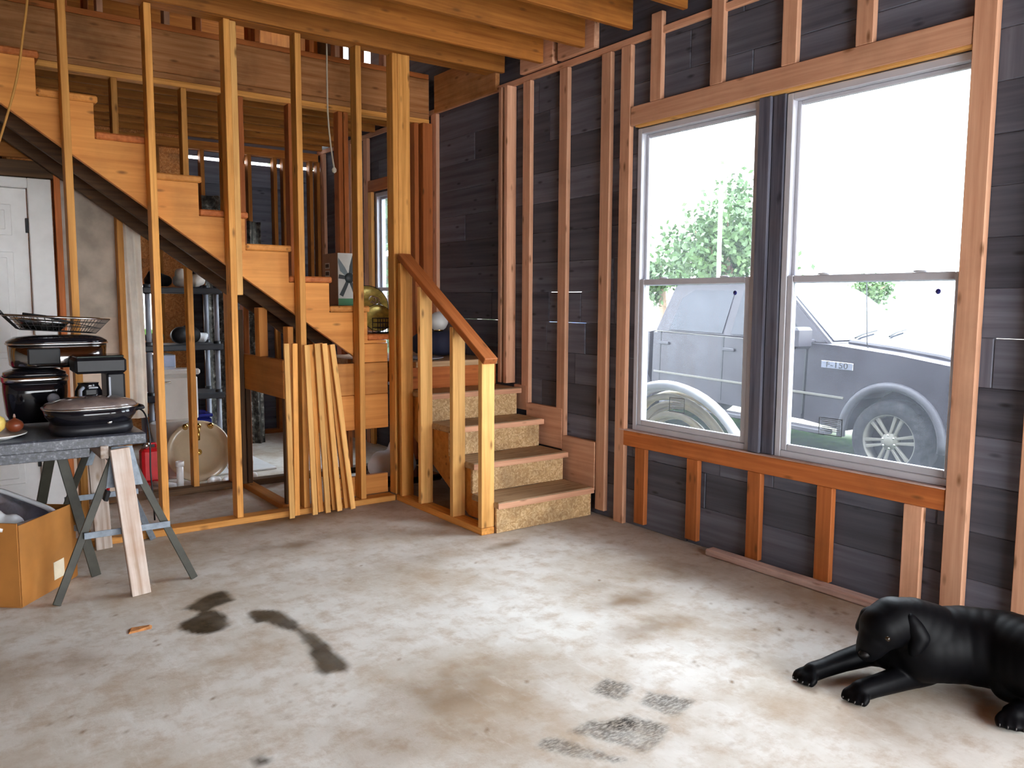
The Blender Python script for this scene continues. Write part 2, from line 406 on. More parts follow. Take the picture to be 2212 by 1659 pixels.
# ---- floor: one slab, with its stains as surface wear and some painted shade
def floor():
    gx = np.arange(-0.4, 3.58, 0.016); gy = np.arange(0.8, 6.0, 0.016)
    nx, ny = len(gx), len(gy)
    X, Y = np.meshgrid(gx, gy)
    def vnoise(s, seed):
        r = np.random.default_rng(seed).random((256, 256)); u, v = X*s, Y*s
        i, j = np.floor(u).astype(int), np.floor(v).astype(int); fu, fv = u-i, v-j
        fu = fu*fu*(3-2*fu); fv = fv*fv*(3-2*fv)
        g = lambda a, b: r[a % 256, b % 256]
        return (g(i, j)*(1-fu)+g(i+1, j)*fu)*(1-fv)+(g(i, j+1)*(1-fu)+g(i+1, j+1)*fu)*fv
    fb = lambda s, seed: (vnoise(s, seed)+0.5*vnoise(2*s, seed+1)+0.25*vnoise(4*s, seed+2))/1.75-0.5
    def poly(pts, soft, amp, sc=6, seed=3):
        q = np.array([P(a, b, 2, 0)[:2] for a, b in pts]); n = len(q)
        d = np.full(X.shape, 1e9); ins = np.zeros(X.shape, bool)
        for i in range(n):
            a, b = q[i], q[(i+1) % n]; e = b-a
            t = np.clip(((X-a[0])*e[0]+(Y-a[1])*e[1])/(e@e+1e-9), 0, 1)
            d = np.minimum(d, np.hypot(X-a[0]-t*e[0], Y-a[1]-t*e[1]))
            c = ((a[1] > Y) != (b[1] > Y)) & (X < (b[0]-a[0])*(Y-a[1])/(b[1]-a[1]+1e-12)+a[0]); ins ^= c
        sd = np.where(ins, d, -d)+amp*fb(sc, seed)
        return np.clip(sd/soft+0.5, 0, 1)
    c7 = lambda L: [(200+a*0.3617, 1220+b*0.3617) for a, b in L]
    c8 = lambda L: [(1000+a*0.3617, 1220+b*0.3617) for a, b in L]
    wet = np.zeros(X.shape)
    for L in ([(545,265),(640,200),(770,155),(800,160),(845,210),(750,245),(700,275),(640,285)],
              [(640,280),(720,265),(790,290),(800,320),(815,365),(780,390),(700,412),(590,412),(510,380),(520,350),(600,310)],
              [(930,285),(960,270),(1110,275),(1220,340),(1240,380),(1320,410),(1400,470),(1440,510),(1530,600),(1510,640),(1440,645),(1390,662),(1330,640),(1330,600),(1290,530),(1280,470),(1210,400),(1100,370),(1030,340),(975,350),(935,305)],
              [(930,1165),(1000,1145),(1070,1160),(1040,1190),(975,1205)]):
        wet = np.maximum(wet, poly(c7(L), 0.025, 0.022, 22, 5)*(0.95+0.35*fb(9, 40)))
    blk = np.zeros(X.shape)
    for L, k in (([(760,740),(855,680),(1025,725),(960,820),(880,800),(765,765)], .85), ([(1060,835),(1110,760),(1380,810),(1290,910),(1200,890)], .75),
                 ([(640,1000),(760,935),(860,930),(1000,890),(1060,920),(1240,965),(1180,1050),(1080,1120),(900,1060)], .7),
                 ([(430,1090),(480,1035),(560,1030),(700,1080),(960,1165),(900,1180),(660,1150)], .75), ([(830,940),(1010,900),(1050,940),(1030,990),(890,980)], 1.3)):
        blk = np.maximum(blk, poly(c8(L), 0.02, 0.02, 25, 9)*k*(0.9+0.9*fb(14, 60)))
    br = np.zeros(X.shape)
    def soft(px, py, rx, ry, k):
        nonlocal br
        c = P(px, py, 2, 0); q = ((X-c[0])/rx)**2+((Y-c[1])/ry)**2
        br = np.maximum(br, k*np.exp(-q)*np.clip(1+2.2*fb(7, int(px)), 0, 1.6))
    for a in ((1355,1295,.20,.12,.6),(1400,1352,.22,.10,.65),(960,1485,.25,.2,.5),(1310,1260,.3,.2,.3),(620,1180,.3,.1,.6),(100,1440,.3,.2,.35),(860,1210,.4,.2,.3),(1040,1470,.3,.2,.4),(1460,1240,.5,.15,.35),(430,1060,.35,.2,.7),(1080,1180,.12,.04,.9),(1000,1125,.2,.1,.5),(620,1110,.5,.3,.5),(880,1590,.3,.3,.25)): soft(*a)
    rs = np.random.default_rng(11)
    for k in range(26):                                   # paw prints and drips by the window wall
        px, py = rs.uniform(1600, 1830), rs.uniform(1300, 1420); soft(px, py, .012, .012, .7)
    for k in range(90):                                   # crumbs of dirt
        px, py = rs.uniform(60, 2000), rs.uniform(1180, 1640); soft(px, py, .008, .006, .9)
    brx = P(1700, 1290, 2, 0)
    br = np.clip(br+0.42*np.exp(-((XS-X)/0.30)**2)*(1+fb(5, 77))+0.35*np.exp(-((Y-4.85)/0.5)**2)*(1+1.5*fb(4, 78)), 0, 1)  # dirt along the wall and partition, with some shade painted in
    co_ = np.stack([X, Y, np.zeros_like(X)], -1).reshape(-1, 3)
    idx = np.arange(nx*ny).reshape(ny, nx)
    q = np.stack([idx[:-1, :-1], idx[:-1, 1:], idx[1:, 1:], idx[1:, :-1]], -1).reshape(-1, 4)
    a0, a1, b0, b1 = gx[0], gx[-1], gy[0], gy[-1]
    ex = []; fx = []
    for (x0, x1, y0, y1) in ((XL, a0, YN, YB), (a1, XO, YN, YB), (a0, a1, YN, b0), (a0, a1, b1, YB)):
        n = len(co_)+len(ex); ex += [(x0, y0, 0), (x1, y0, 0), (x1, y1, 0), (x0, y1, 0)]; fx.append([n, n+1, n+2, n+3])
    # slab underside and edge so that the floor has thickness
    n = len(co_)+len(ex); ex += [(XL, YN, -.3), (XO, YN, -.3), (XO, YB, -.3), (XL, YB, -.3)]; fx.append([n+3, n+2, n+1, n])
    n2 = n+4; ex += [(XO, YN, 0), (XO, YB, 0)]; fx.append([n+1, n+2, n2+1, n2])
    verts = np.concatenate([co_, np.array(ex)]); faces = np.concatenate([q, np.array(fx)])
    me = bpy.data.meshes.new('floor'); me.vertices.add(len(verts)); me.vertices.foreach_set('co', verts.ravel())
    me.loops.add(faces.size); me.loops.foreach_set('vertex_index', faces.ravel().astype(np.int32))
    me.polygons.add(len(faces)); me.polygons.foreach_set('loop_start', np.arange(0, faces.size, 4, dtype=np.int32))
    me.update(calc_edges=True); me.validate()
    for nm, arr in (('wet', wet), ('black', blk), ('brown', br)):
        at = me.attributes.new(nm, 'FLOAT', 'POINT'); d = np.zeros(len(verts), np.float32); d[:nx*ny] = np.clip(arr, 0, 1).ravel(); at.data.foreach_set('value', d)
    me.materials.append(MATS['concrete']); o = mobj('floor', me, None, I4, 'structure'); return o
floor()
# ---- window measures
ZW0, ZW1 = 0.595, 2.385
w1 = (P(1632, 605, 0, XS)[1]-0.01, P(1374, 605, 0, XS)[1]); w2 = (1.615, P(1688, 605, 0, XS)[1])
w3 = (6.10, 7.00)
NO0 = 0.3                              # left edge of the unseen doorway added behind the camera for light
OPEN = [(-2.2, -0.3, 0.0, 2.25), (w1[0], w1[1], ZW0, ZW1), (w2[0], w2[1], ZW0, ZW1), (w3[0], w3[1], ZW0, 2.36)]  # first entry: unseen doorway added in the right wall for daylight
# ---- right wall: horizontal weathered planks with studs laid flat over them
wr = struct('wall_right', (XS, 3, 0))
def plank_rows():
    rh = 0.2025; rr = random.Random(5)
    zs = [0.001]+[0.018+rh*k for k in range(1, 17)]
    for z, z1 in zip(zs, zs[1:]):
        cuts = [YN]
        while YB-cuts[-1] > 2.6: cuts.append(cuts[-1]+rr.uniform(0.9, 2.2))
        cuts.append(YB)
        slits = [(ya, yb) for (zz, ya, yb) in ((1.233, 4.93, 5.55), (1.233, 1.0, 1.52), (1.435, 4.07, 4.40), (1.233, 4.02, 4.42), (1.03, 3.86, 4.12), (1.03, 3.47, 3.62), (0.828, 3.46, 3.52)) if abs(z1-zz) < 0.03]
        for ya, yb in slits: cuts = sorted([c for c in cuts if not (ya-.3 < c < yb+.3)]+[ya, yb])
        for a, b in zip(cuts, cuts[1:]):
            g = 0.0018 if (a, b) in slits else 0.0
            dx = rr.uniform(0, 0.006)
            rects = [(a, b, z, z1-g)]
            for (oa, ob, oc, od) in OPEN:
                out = []
                for (p, q, r, s) in rects:
                    if q <= oa or p >= ob or s <= oc or r >= od: out.append((p, q, r, s)); continue
                    if p < oa: out.append((p, oa, r, s))
                    if q > ob: out.append((ob, q, r, s))
                    p2, q2 = max(p, oa), min(q, ob)
                    if r < oc: out.append((p2, q2, r, oc))
                    if s > od: out.append((p2, q2, od, s))
                rects = out
            for (p, q, r, s) in rects:
                if q-p > .004 and s-r > .004: bx('plank', wr, XS-dx, XO+0.002, p+0.001, q-0.001, r, s, 'plank', 0.004)
plank_rows()
uo = sorted([P(x, y, 0, XS)[1] for x, y in ((723, 112), (752, 118), (774, 124), (800, 128))])
for a, b in ((YN, uo[0]), (uo[1], uo[2]), (uo[3], YB)): bx('sheathing', wr, XS, XO, a, b, 3.26, 5.6, 'plank', 0)
for a, b in ((uo[0], uo[1]), (uo[2], uo[3])): bx('sheathing', wr, XS, XO, a, b, 4.6, 5.6, 'plank', 0)
SW = 0.084
def wstud(yc, z0, z1, mat, name='stud', d=0.04, w=SW):
    return bx(name, wr, XS-d, XS-0.0065, yc-w/2, yc+w/2, z0, z1, mat)
TOPZ = 2.875
def ystud(pl, pr, py):                       # centre of a flat stud whose visible edges are at two pixels
    a = P(pl, py, 0, XW)[1]; return a-SW/2
for pl, py, z0 in ((1130, 178, 0.62), (1209, 140, 0.46), (1300, 110, 0.04), (1343, 60, 0.0)):
    wstud(ystud(pl, 0, py), z0, TOPZ, 'fir_pink')
for yc in (4.87, 4.80): bx('stud', wr, XS-0.089, XS-0.007, yc-0.019, yc+0.019, 0.78, TOPZ, 'fir_pink')
for yc in (5.88, 7.14, 7.50, 7.76, 8.15): wstud(yc, 0.0, TOPZ, 'fir_pink')
bx('trimmer', wr, XS-0.04, XS-0.0065, 7.02, 7.09, 0.0, 2.375, 'pine_pale'); bx('header', wr, XS-.04, XS-.007, 6.03, 7.09, 2.378, 2.48, 'fir_red')
# king stud, trimmer, sill, header and cripples round the big window
yk = ystud(1343, 0, 60)
for yc in (1.612,): wstud(yc, 0.07, 3.0, 'fir_pink', 'stud', 0.045, 0.09)
wstud(1.335, 0.05, 3.0, 'fir_pink', 'stud', 0.045)
wstud(0.93, 0.05, 3.0, 'fir_pink')
for yc in (0.5, 0.1, -0.25, -2.27): wstud(yc, 0.05, 3.0, 'fir_pink')
for yc in (-0.6, -1.0, -1.4, -1.8): wstud(yc, 2.27, 3.0, 'fir_pink')
bx('sill_board', wr, XS-0.04, XS-0.007, 1.66, 3.645, 0.495, 0.588, 'fir_red')
bx('sill_cap', wr, XS-0.045, XS+0.012, 1.66, 3.645, 0.5885, 0.5945, 'weathered', 0.001)
bx('header', wr, XS-0.04, XS-0.007, 1.66, 3.60, 2.405, 2.515, 'fir_pink')
bx('header_lip', wr, XS-0.038, XS+0.01, 1.66, 3.56, 2.392, 2.4045, 'pine_pale', 0.001)
for px, pr, mm in ((1370, 1402, 'fir_red'), (1482, 1518, 'fir_red'), (1614, 1654, 'fir_red'), (1765, 1800, 'fir_red'), (1955, 1990, 'fir_pink')):
    a = P(px, 1040, 0, XW)[1]; wstud(a-0.041, 0.03, 0.494, mm, 'cripple_stud')
for px, py in ((1405, 150), (1535, 100), (1690, 60), (1850, 40)):
    a = P(px, py, 0, XW)[1]; wstud(a-0.041, 2.516, 3.0, 'fir_pink', 'cripple_stud')
bx('top_plate', wr, XS-0.03, XS-0.007, YN, YB, 2.878, 2.918, 'fir_pink')
bx('rim_board', wr, XS-0.045, XS-0.007, 4.99, 5.86, 2.88, 3.17, 'rim')
for a, b in ((3.92, 4.28), (4.33, 4.69)): bx('blocking', wr, XS-0.05, XS-0.007, a, b, 2.93, 3.16, 'fir_pink')
# splintered old plate lying along the wall foot
t = bx('trim_1', None, XS-0.115, XS-0.047, P(1885, 1335, 2, .02)[1], P(1510, 1195, 2, .02)[1], 0.0, 0.038, 'weathered', 0.008); t['kind'] = 'structure'
# ---- windows (double hung, white vinyl)
def window(name, y0, y1, z0, z1, stickers=True, glass='pane'):
    w = struct(name, (XS, (y0+y1)/2, z0)); g = 0.004
    y0 += g; y1 -= g
    fx0, fx1 = XS-0.012, XO+0.05; fw = 0.034; zm = z0+(z1-z0)*0.493
    bx('jamb', w, fx0, fx1, y0, y0+fw, z0, z1, 'vinyl', .003); bx('jamb', w, fx0, fx1, y1-fw, y1, z0, z1, 'vinyl', .003)
    bx('head', w, fx0, fx1, y0+fw, y1-fw, z1-fw, z1, 'vinyl', .003); bx('sill', w, fx0, fx1, y0+fw, y1-fw, z0, z0+fw, 'vinyl', .003)
    def sash(xa, xb, za, zb, sw):
        s = bpy.data.objects.new('sash', None); reg(s, T((xa+xb)/2, (y0+y1)/2, za), w)
        a, b = y0+fw, y1-fw
        bx('stile', s, xa, xb, a, a+sw, za, zb, 'vinyl', .004); bx('stile', s, xa, xb, b-sw, b, za, zb, 'vinyl', .004)
        bx('rail', s, xa, xb, a+sw, b-sw, za, za+sw, 'vinyl', .004); bx('rail', s, xa, xb, a+sw, b-sw, zb-sw, zb, 'vinyl', .004)
        bx('pane', s, (xa+xb)/2-.003, (xa+xb)/2+.003, a+sw, b-sw, za+sw, zb-sw, glass, 0)
        return s, a+sw, b-sw
    s1, a, b = sash(fx0+.036, fx0+.060, zm-.01, z1-fw, .022)
    s2, a, b = sash(fx0+.004, fx0+.030, z0+fw, zm+.028, .034)
    if stickers:
        xg = fx0+.0125
        L = b-a
        for k in (0.2, 0.8):
            lk = lathe('sash_lock', s2, [(0.006, 0), (0.03, 0.001), (0.03, 0.008), (0.006, 0.011)], 'vinyl', (fx0+.02, a+L*k, zm+.028), 16, 0.55, 1)
        lathe('dot_sticker', s2, [(0.0001, 0), (0.012, 0), (0.012, .001), (0.0001, .001)], 'blue_plastic', M=T(xg, a+L*0.09, zm-.055) @ Matrix.Rotation(R(-90), 4, 'Y'), seg=16)
        for da, db, dz0, dz1 in (((.54 if name == 'window_1' else .62), (.70 if name == 'window_1' else .78), .075, .16),):
            ya, yb = a+L*da, a+L*db; za, zb = z0+fw+.034+dz0, z0+fw+.034+dz1
            for q in ((ya, yb, za, za+.004), (ya, yb, zb-.004, zb), (ya, ya+.004, za, zb), (yb-.004, yb, za, zb)):
                bx('label_border', s2, xg-.0008, xg, *q, 'print_dark', 0)
            for i in range(7):
                zz = zb-.012-i*.009; bx('label_line', s2, xg-.0008, xg, ya+.008, yb-.008-.01*(i % 3), zz, zz+.004, 'print_grey', 0)
    return w
window('window_1', *w1, ZW0, ZW1); window('window_2', *w2, ZW0, ZW1); window('window_3', *w3, ZW0, 2.36, False, 'pane_clean')
ymul = (w1[0], w2[1])
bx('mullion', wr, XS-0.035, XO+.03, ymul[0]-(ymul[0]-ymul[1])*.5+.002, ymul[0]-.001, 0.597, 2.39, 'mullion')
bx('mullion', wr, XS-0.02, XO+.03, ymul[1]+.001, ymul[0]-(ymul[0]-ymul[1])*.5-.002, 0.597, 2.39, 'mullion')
# ---- walls out of the picture: left and behind, with an unseen opening added to light the room
wl = struct('wall_left', (XL, 2, 0))
bx('wall_panel', wl, XL-.12, XL, YN, YF, 0, 5.6, 'hidden_wall', 0)
bx('wall_panel', wl, XL-.12, XL, YF, YB, 0, 5.6, 'hidden_wall', 0)
wn = struct('wall_near', (0, YN, 0))
for (x0, x1, z0, z1) in ((XL, NO0, 0, 2.3), (3.3, XO, 0, 2.3), (XL, XO, 2.3, 5.6)):
    bx('wall_panel', wn, x0, x1, YN-.12, YN, z0, z1, 'hidden_wall', 0)
# back wall: planks with light between the top ones, orange panels to the left, windows
wb = struct('wall_back', (1, YB, 0))
holes = [(P(278, 670, 1, YB)[0], P(330, 670, 1, YB)[0], 1.0, 1.5), (P(532, 700, 1, YB)[0], P(560, 700, 1, YB)[0], 1.0, 1.48)]
upper = [tuple(P(x, y, 1, YB)[0] for x, y in ((530, 60), (548, 60)))+(3.5, 4.3)]
z = 0.0
while z < 3.0:
    segs = [(XL, XO)]; zt = z+0.25
    for (a, b, c, d) in holes:
        if zt > c+.06 and z < d-.06:
            nz = []
            for s in segs:
                if b <= s[0] or a >= s[1]: nz.append(s); continue
                if a > s[0]: nz.append((s[0], a))
                if b < s[1]: nz.append((b, s[1]))
            segs = nz
    for (a, b) in segs:
        cut = [a]+[c for c in (2.12,) if a < c < b]+[b]
        for c0, c1 in zip(cut, cut[1:]):
            slit = 0.03 if (2.45 < z < 2.8 and c0 > 2.0) else 0
            bx('board', wb, c0, c1, YB, YB+.025, z, zt-slit, 'osb_orange' if c1 <= 2.13 else 'plank', 0.003)
    z = zt
xs = sorted([XL]+[v for u in upper for v in u[:2]]+[XO])
bx('wall_panel', wb, XL, XO, YB, YB+.025, 3.0, 3.5, 'joist', 0); bx('wall_panel', wb, XL, XO, YB, YB+.025, 4.3, 5.6, 'joist', 0)
for i in range(0, len(xs), 2): bx('wall_panel', wb, xs[i], xs[i+1], YB, YB+.025, 3.5, 4.3, 'joist', 0)
k = 0
for x in np.arange(-2.2, 3.4, 0.406):
    if any(a-.05 < x < b+.02 and d > 1.2 for a, b, c, d in holes): continue
    bx('stud', wb, x, x+.038, YB-.089, YB-.001, .04, 2.8, 'joist')
for x in (2.72, 2.98, 3.12, 3.36, 3.44): bx('stud', wb, x, x+.038, YB-.089, YB-.001, .04, 2.8, 'joist')
bx('plate', wb, XL, XS-.05, YB-.089, YB-.001, 2.80, 2.88, 'joist'); bx('plate', wb, XL, XS-.05, YB-.089, YB-.001, 0, .038, 'joist')
# roof over the upper floor
ro = bx('roof_deck', None, XL-.12, XO, YN-.12, YB+.025, 5.6, 5.63, 'osb', 0); ro['kind'] = 'structure'
# ---- ceiling of the room: joists under a board deck; the stairwell stays open
ce = struct('ceiling', (1, 2, ZC))
JD = 0.265
for i, yj in enumerate([4.43-0.42*k for k in range(16)]):
    bx('joist', ce, XL, XW-.02, yj-.019, yj+.019, ZC, ZC+JD, 'joist', .004)
for yj in (4.87,): bx('joist', ce, XL, XW-.02, yj-.019, yj+.019, ZC+.03, ZC+JD, 'joist', .004)
bx('deck', ce, XL, XO-.03, YN, 5.0, ZC+JD, ZC+JD+.02, 'joist', 0)
bx('deck', ce, XL, XO-.03, YF+.09, YB, 3.171, 3.19, 'joist', 0); bx('deck', ce, XL, -0.35, 5.0, YF, ZC+JD, ZC+JD+.02, 'joist', 0)
for yj in np.arange(6.30, 8.2, 0.30): bx('joist', ce, XL, XW-.02, yj-.019, yj+.019, 2.89, 2.89+.28, 'joist', .004)
# ---- open stud partition in front of the stairs
wp = struct('wall_partition', (1, YP, 0))
for xr, z0 in ((0.709, .038), (1.128, .038), (1.558, .038), (1.986, .038), (2.387, .038)):
    bx('stud', wp, xr-.038, xr, YP, YP+.089, z0, ZP, 'pine')
for xr in (0.29, -0.12, -0.52, -0.93, -1.33, -1.74, -2.15): bx('stud', wp, xr-.038, xr, YP, YP+.089, .038, ZP, 'pine')
bx('scab_stud', wp, 1.561, 1.599, YP+.018, YP+.089, 1.40, ZP, 'pine_pale')
bx('bottom_plate', wp, XL, 2.60, YP-.015, YP+.089, 0, .038, 'pine')
bx('top_plate', wp, XL, XW-.05, YP-.005, YP+.095, ZP+.001, ZP+.038, 'joist'); bx('top_plate', wp, XL, XW-.05, YP-.005, YP+.095, ZP+.039, ZP+.077, 'joist')
bx('header_joist', wp, XL, XW-.05, YP+.0, YP+.05, ZP+.078, ZC+JD-.002, 'joist')
# corner post: three studs nailed together
bx('post', wp, 2.612, 2.650, YP+.002, YP+.091, .039, ZP, 'pine'); bx('post', wp, 2.651, 2.740, YP-.0, YP+.038, .039, ZP, 'pine')
bx('post', wp, 2.702, 2.740, YP+.040, YP+.091, .039, ZP, 'pine')
# ---- far wall of the stairwell (open studs, doorway, drywall to the left)
wf = struct('wall_far', (1, YF, 0))
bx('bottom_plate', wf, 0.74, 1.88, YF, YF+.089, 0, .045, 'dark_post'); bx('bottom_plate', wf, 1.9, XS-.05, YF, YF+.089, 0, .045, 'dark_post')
for xr, mm in ((1.108+.02, 'pine'), (1.56, 'pine'), (1.945, 'fir_red'), (2.31, 'fir_red'), (2.745, 'fir_red'), (2.70, 'fir_red'), (3.36, 'fir_red'), (3.42, 'fir_red')):
    bx('stud', wf, xr-.038, xr, YF, YF+.089, .046, 2.80, mm)
bx('stud', wf, 1.79, 1.828, YF, YF+.089, .046, 2.80, 'pine')
bx('post', wf, 3.375, 3.465, YF-.045, YF-.002, 0.95, 2.80, 'fir_red')
bx('top_plate', wf, XL, XS-.05, YF-.002, YF+.089, 2.801, 2.84, 'pine'); bx('top_plate', wf, XL, XS-.05, YF-.0, YF+.089, 2.841, 2.88, 'rim')
bx('rim_joist', wf, XL, XS-.05, YF+.0, YF+.038, 2.882, 3.155, 'rim', .004)
bx('upper_plate', wf, XL, XS-.05, YF+.002, YF+.089, 3.157, 3.195, 'fir_red')
for i, x in enumerate(np.arange(0.62, 3.45, 0.203)):
    if i % 5 == 3: continue
    bx('upper_stud', wf, x, x+.038, YF+.004, YF+.089, 3.196, 5.0, 'fir_red' if i % 2 else 'fir_pink')
for x in np.arange(0.7, 3.4, 0.406): bx('upper_stud', wf, x, x+.038, YF+1.0, YF+1.089, 3.24, 5.0, 'fir_red')
bx('drywall_sheet', wf, 0.745, 1.10, YF+.090, YF+.103, 1.25, 2.13, 'drywall', .001)
bx('drywall_sheet', wf, 0.745, 1.12, YF+.104, YF+.117, 0.05, 1.27, 'drywall_pale', .001)
bx('wall_board', wf, XL, -0.30, YF+.02, YF+.05, 0, 2.80, 'drywall', .001)
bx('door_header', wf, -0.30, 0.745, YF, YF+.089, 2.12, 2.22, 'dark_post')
for zz in (2.24, 2.36, 2.48, 2.60): bx('lath', wf, -0.30, 0.80, YF+.05, YF+.07, zz, zz+.09, 'joist')
bx('door_stud', wf, 0.735, 0.772, YF-.004, YF+.085, 0.05, 2.3, 'fir_red')
# ---- white panel door
d1 = struct('door_1', (0.2, YF, 0))
bx('slab', d1, -0.17, 0.585, YF+.03, YF+.065, 0.02, 2.05, 'white_paint', .002)
for (x0, x1) in ((-0.09, 0.17), (0.25, 0.50)):
    for (z0, z1) in ((0.2, .86), (1.0, 1.66), (1.76, 1.95)):
        pn = bx('panel', d1, x0, x1, YF+.022, YF+.034, z0, z1, 'white_paint', .006)
        bx('panel_field', pn, x0+.035, x1-.035, YF+.016, YF+.03, z0+.035, z1-.035, 'white_paint', .005)
bx('casing', d1, 0.59, 0.72, YF-.004, YF+.06, 0, 2.115, 'white_paint', .004); bx('casing', d1, -0.30, -0.175, YF-.004, YF+.06, 0, 2.115, 'white_paint', .004)
bx('casing', d1, -0.175, 0.59, YF-.004, YF+.06, 2.052, 2.115, 'white_paint', .004)
for zz in (1.78, 1.05, .3):
    h = bx('hinge', d1, 0.572, 0.60, YF+.018, YF+.031, zz, zz+.09, 'black_matte', .002)
# ================================================================== STAIRS
RISE, RUN = 0.1905, 0.27
st = thing('staircase', 'L-shaped unfinished wooden staircase with chipboard risers turning at a low landing', 'staircase', (3.05, 4.0, 0))
X0, X1 = 2.705, 3.425                       # lower flight between half wall and window wall
YR = [3.87+0.262*k for k in range(5)]       # riser faces
for k in range(4):
    y = YR[k]; z = RISE*(k+1)
    xr = X1 if k < 4 else X1
    bx('riser', st, X0, X1+(.02 if k == 0 else 0), y, y+.02, 0.002 if k == 0 else RISE*k, z-.04, 'osb', .001)
    bx('tread', st, X0-.01, X1+.015, y-.03, YR[k+1]+.0 if k < 3 else YR[4], z-.039, z, 'tread' , .008)
    bx('nosing', st, X0-.012, X1+.016, y-.036, y-.0305, z-.038, z-.004, 'fir_pink', .002)
bx('riser', st, X0, X1, YR[4], YR[4]+.035, RISE*4, RISE*5-.04, 'fir_red', .002)
LZ = RISE*5
def stair_poly(y0):
    p = [(y0, 0.05)]
    for k in range(4):
        p += [(YR[k]+.022, RISE*k if k else .05), (YR[k]+.022, RISE*(k+1)-.041)]
    p += [(YR[4]-.002, RISE*4-.041), (YR[4]-.002, RISE*4-.30)]
    return [(3.895, .045)]+[(a, b) for a, b in p[1:]]+[(4.18, .045)]
for x in (X0+.004, X1-.05): prism('stringer', st, stair_poly(3.9), 0, x, x+.038, 'stringer', .002)
bx('stringer_foot', st, X0+.004, X0+.042, 3.893, 3.99, .04, .149, 'stringer')
# landing
bx('landing_board', st, 2.745, 3.46, YR[4]-.02, 5.42, LZ-.039, LZ, 'tread', .004); bx('landing_board', st, 2.50, 2.744, 5.09, 5.42, LZ-.039, LZ, 'tread', .004); bx('landing_board', st, 2.48, 3.46, 5.423, 5.92, LZ-.039, LZ, 'tread', .004)
bx('landing_rim', st, 2.10, 2.605, 5.045, 5.083, .735, .95, 'stringer'); bx('landing_rim', st, 2.10, 2.605, 5.045, 5.083, .497, .733, 'stringer')
bx('landing_rim', st, 2.36, 2.605, 5.045, 5.083, .953, 1.08, 'stringer')
bx('landing_rim', st, 2.66, 3.45, 5.88, 5.918, .72, .91, 'stringer'); bx('landing_joist', st, 2.5, 2.538, 5.09, 5.87, .72, .91, 'stringer')
bx('base_board', st, 2.15, 2.60, 5.048, 5.086, .04, .175, 'stringer')
# skirt boards between the studs of the window wall
bx('skirt_board', st, XS-.042, XS-.008, 3.868, 4.20, .16, .475, 'fir_pink'); bx('skirt_board', st, XS-.042, XS-.008, 4.201, 4.60, .38, .655, 'fir_pink'); bx('skirt_board', st, XS-.042, XS-.008, 4.601, 4.75, .60, .775, 'fir_pink')
# upper flight, climbing to the left behind the partition
NU = 10
XN = [2.75-RUN*k for k in range(NU+1)]       # nosing of upper tread k
ZN = [LZ+RISE*(k+1) for k in range(NU+1)]
for k in range(NU):
    if ZN[k] > 3.0: break
    bx('tread', st, XN[k+1]-.02, XN[k], 5.05, 5.90, ZN[k]-.039, ZN[k], 'fir_red' if k % 2 == 0 else 'stringer', .008)
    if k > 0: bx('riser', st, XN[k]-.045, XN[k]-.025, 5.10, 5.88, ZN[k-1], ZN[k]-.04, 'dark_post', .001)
def upper_poly():
    p = []
    for k in range(NU):
        p += [(XN[k]-.022 if k else 2.60, ZN[k]-.041), (XN[k+1]-.022, ZN[k]-.041)]
    bot = lambda x: 0.985+0.7056*(2.374-x)
    xl = XN[NU]-.022
    p += [(xl, bot(xl)), (2.374, 0.985), (2.374, 1.082), (2.60, 1.082)]
    return p
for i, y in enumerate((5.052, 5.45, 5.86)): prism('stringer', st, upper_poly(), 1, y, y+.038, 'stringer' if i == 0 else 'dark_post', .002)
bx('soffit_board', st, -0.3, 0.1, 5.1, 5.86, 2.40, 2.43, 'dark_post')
# knee wall that carries the flight
kw = struct('wall_knee', (1.9, 5.5, 0))
bx('beam', kw, 1.88, 1.918, 5.10, 5.92, .735, .985, 'stringer'); bx('plate', kw, 1.86, 1.94, 5.10, 5.92, 0, .038, 'stringer')
for y in (5.12, 5.88): bx('post', kw, 1.885, 1.92, y-.019, y+.019, .039, .734, 'dark_post'); 
bx('post', kw, 1.84, 1.878, 5.86, 5.92, .039, 1.3, 'dark_post'); bx('post', kw, 1.925, 1.963, 5.115, 5.20, .039, 1.2, 'stringer')
bx('block', kw, 1.87, 1.93, 5.5, 5.59, .986, 1.32, 'stringer')
# half wall beside the lower flight
hw = thing('stair_half_wall', 'open half wall of upright studs under a sloping wooden handrail beside the stairs', 'railing', (2.66, 4.4, 0))
bx('bottom_plate', hw, 2.608, 2.70, 3.885, 4.945, 0, .04, 'pine')
bx('newel_post', hw, 2.61, 2.70, 3.888, 3.928, .041, 1.04, 'pine_pale')
za = lambda y: 1.05+0.622*(y-3.905)
for y in (4.205, 4.60): bx('baluster', hw, 2.61, 2.70, y, y+.038, .041, za(y)-.022, 'pine_pale')
bx('baluster', hw, 2.61, 2.70, 4.86, 4.898, .041, za(4.86)-.022, 'pine')
hr = bar('handrail', hw, (2.655, 3.865, za(3.865)+.0), (2.655, 4.90, za(4.90)+.0), .094, .04, 'fir_red', (1, 0, 0), .004)
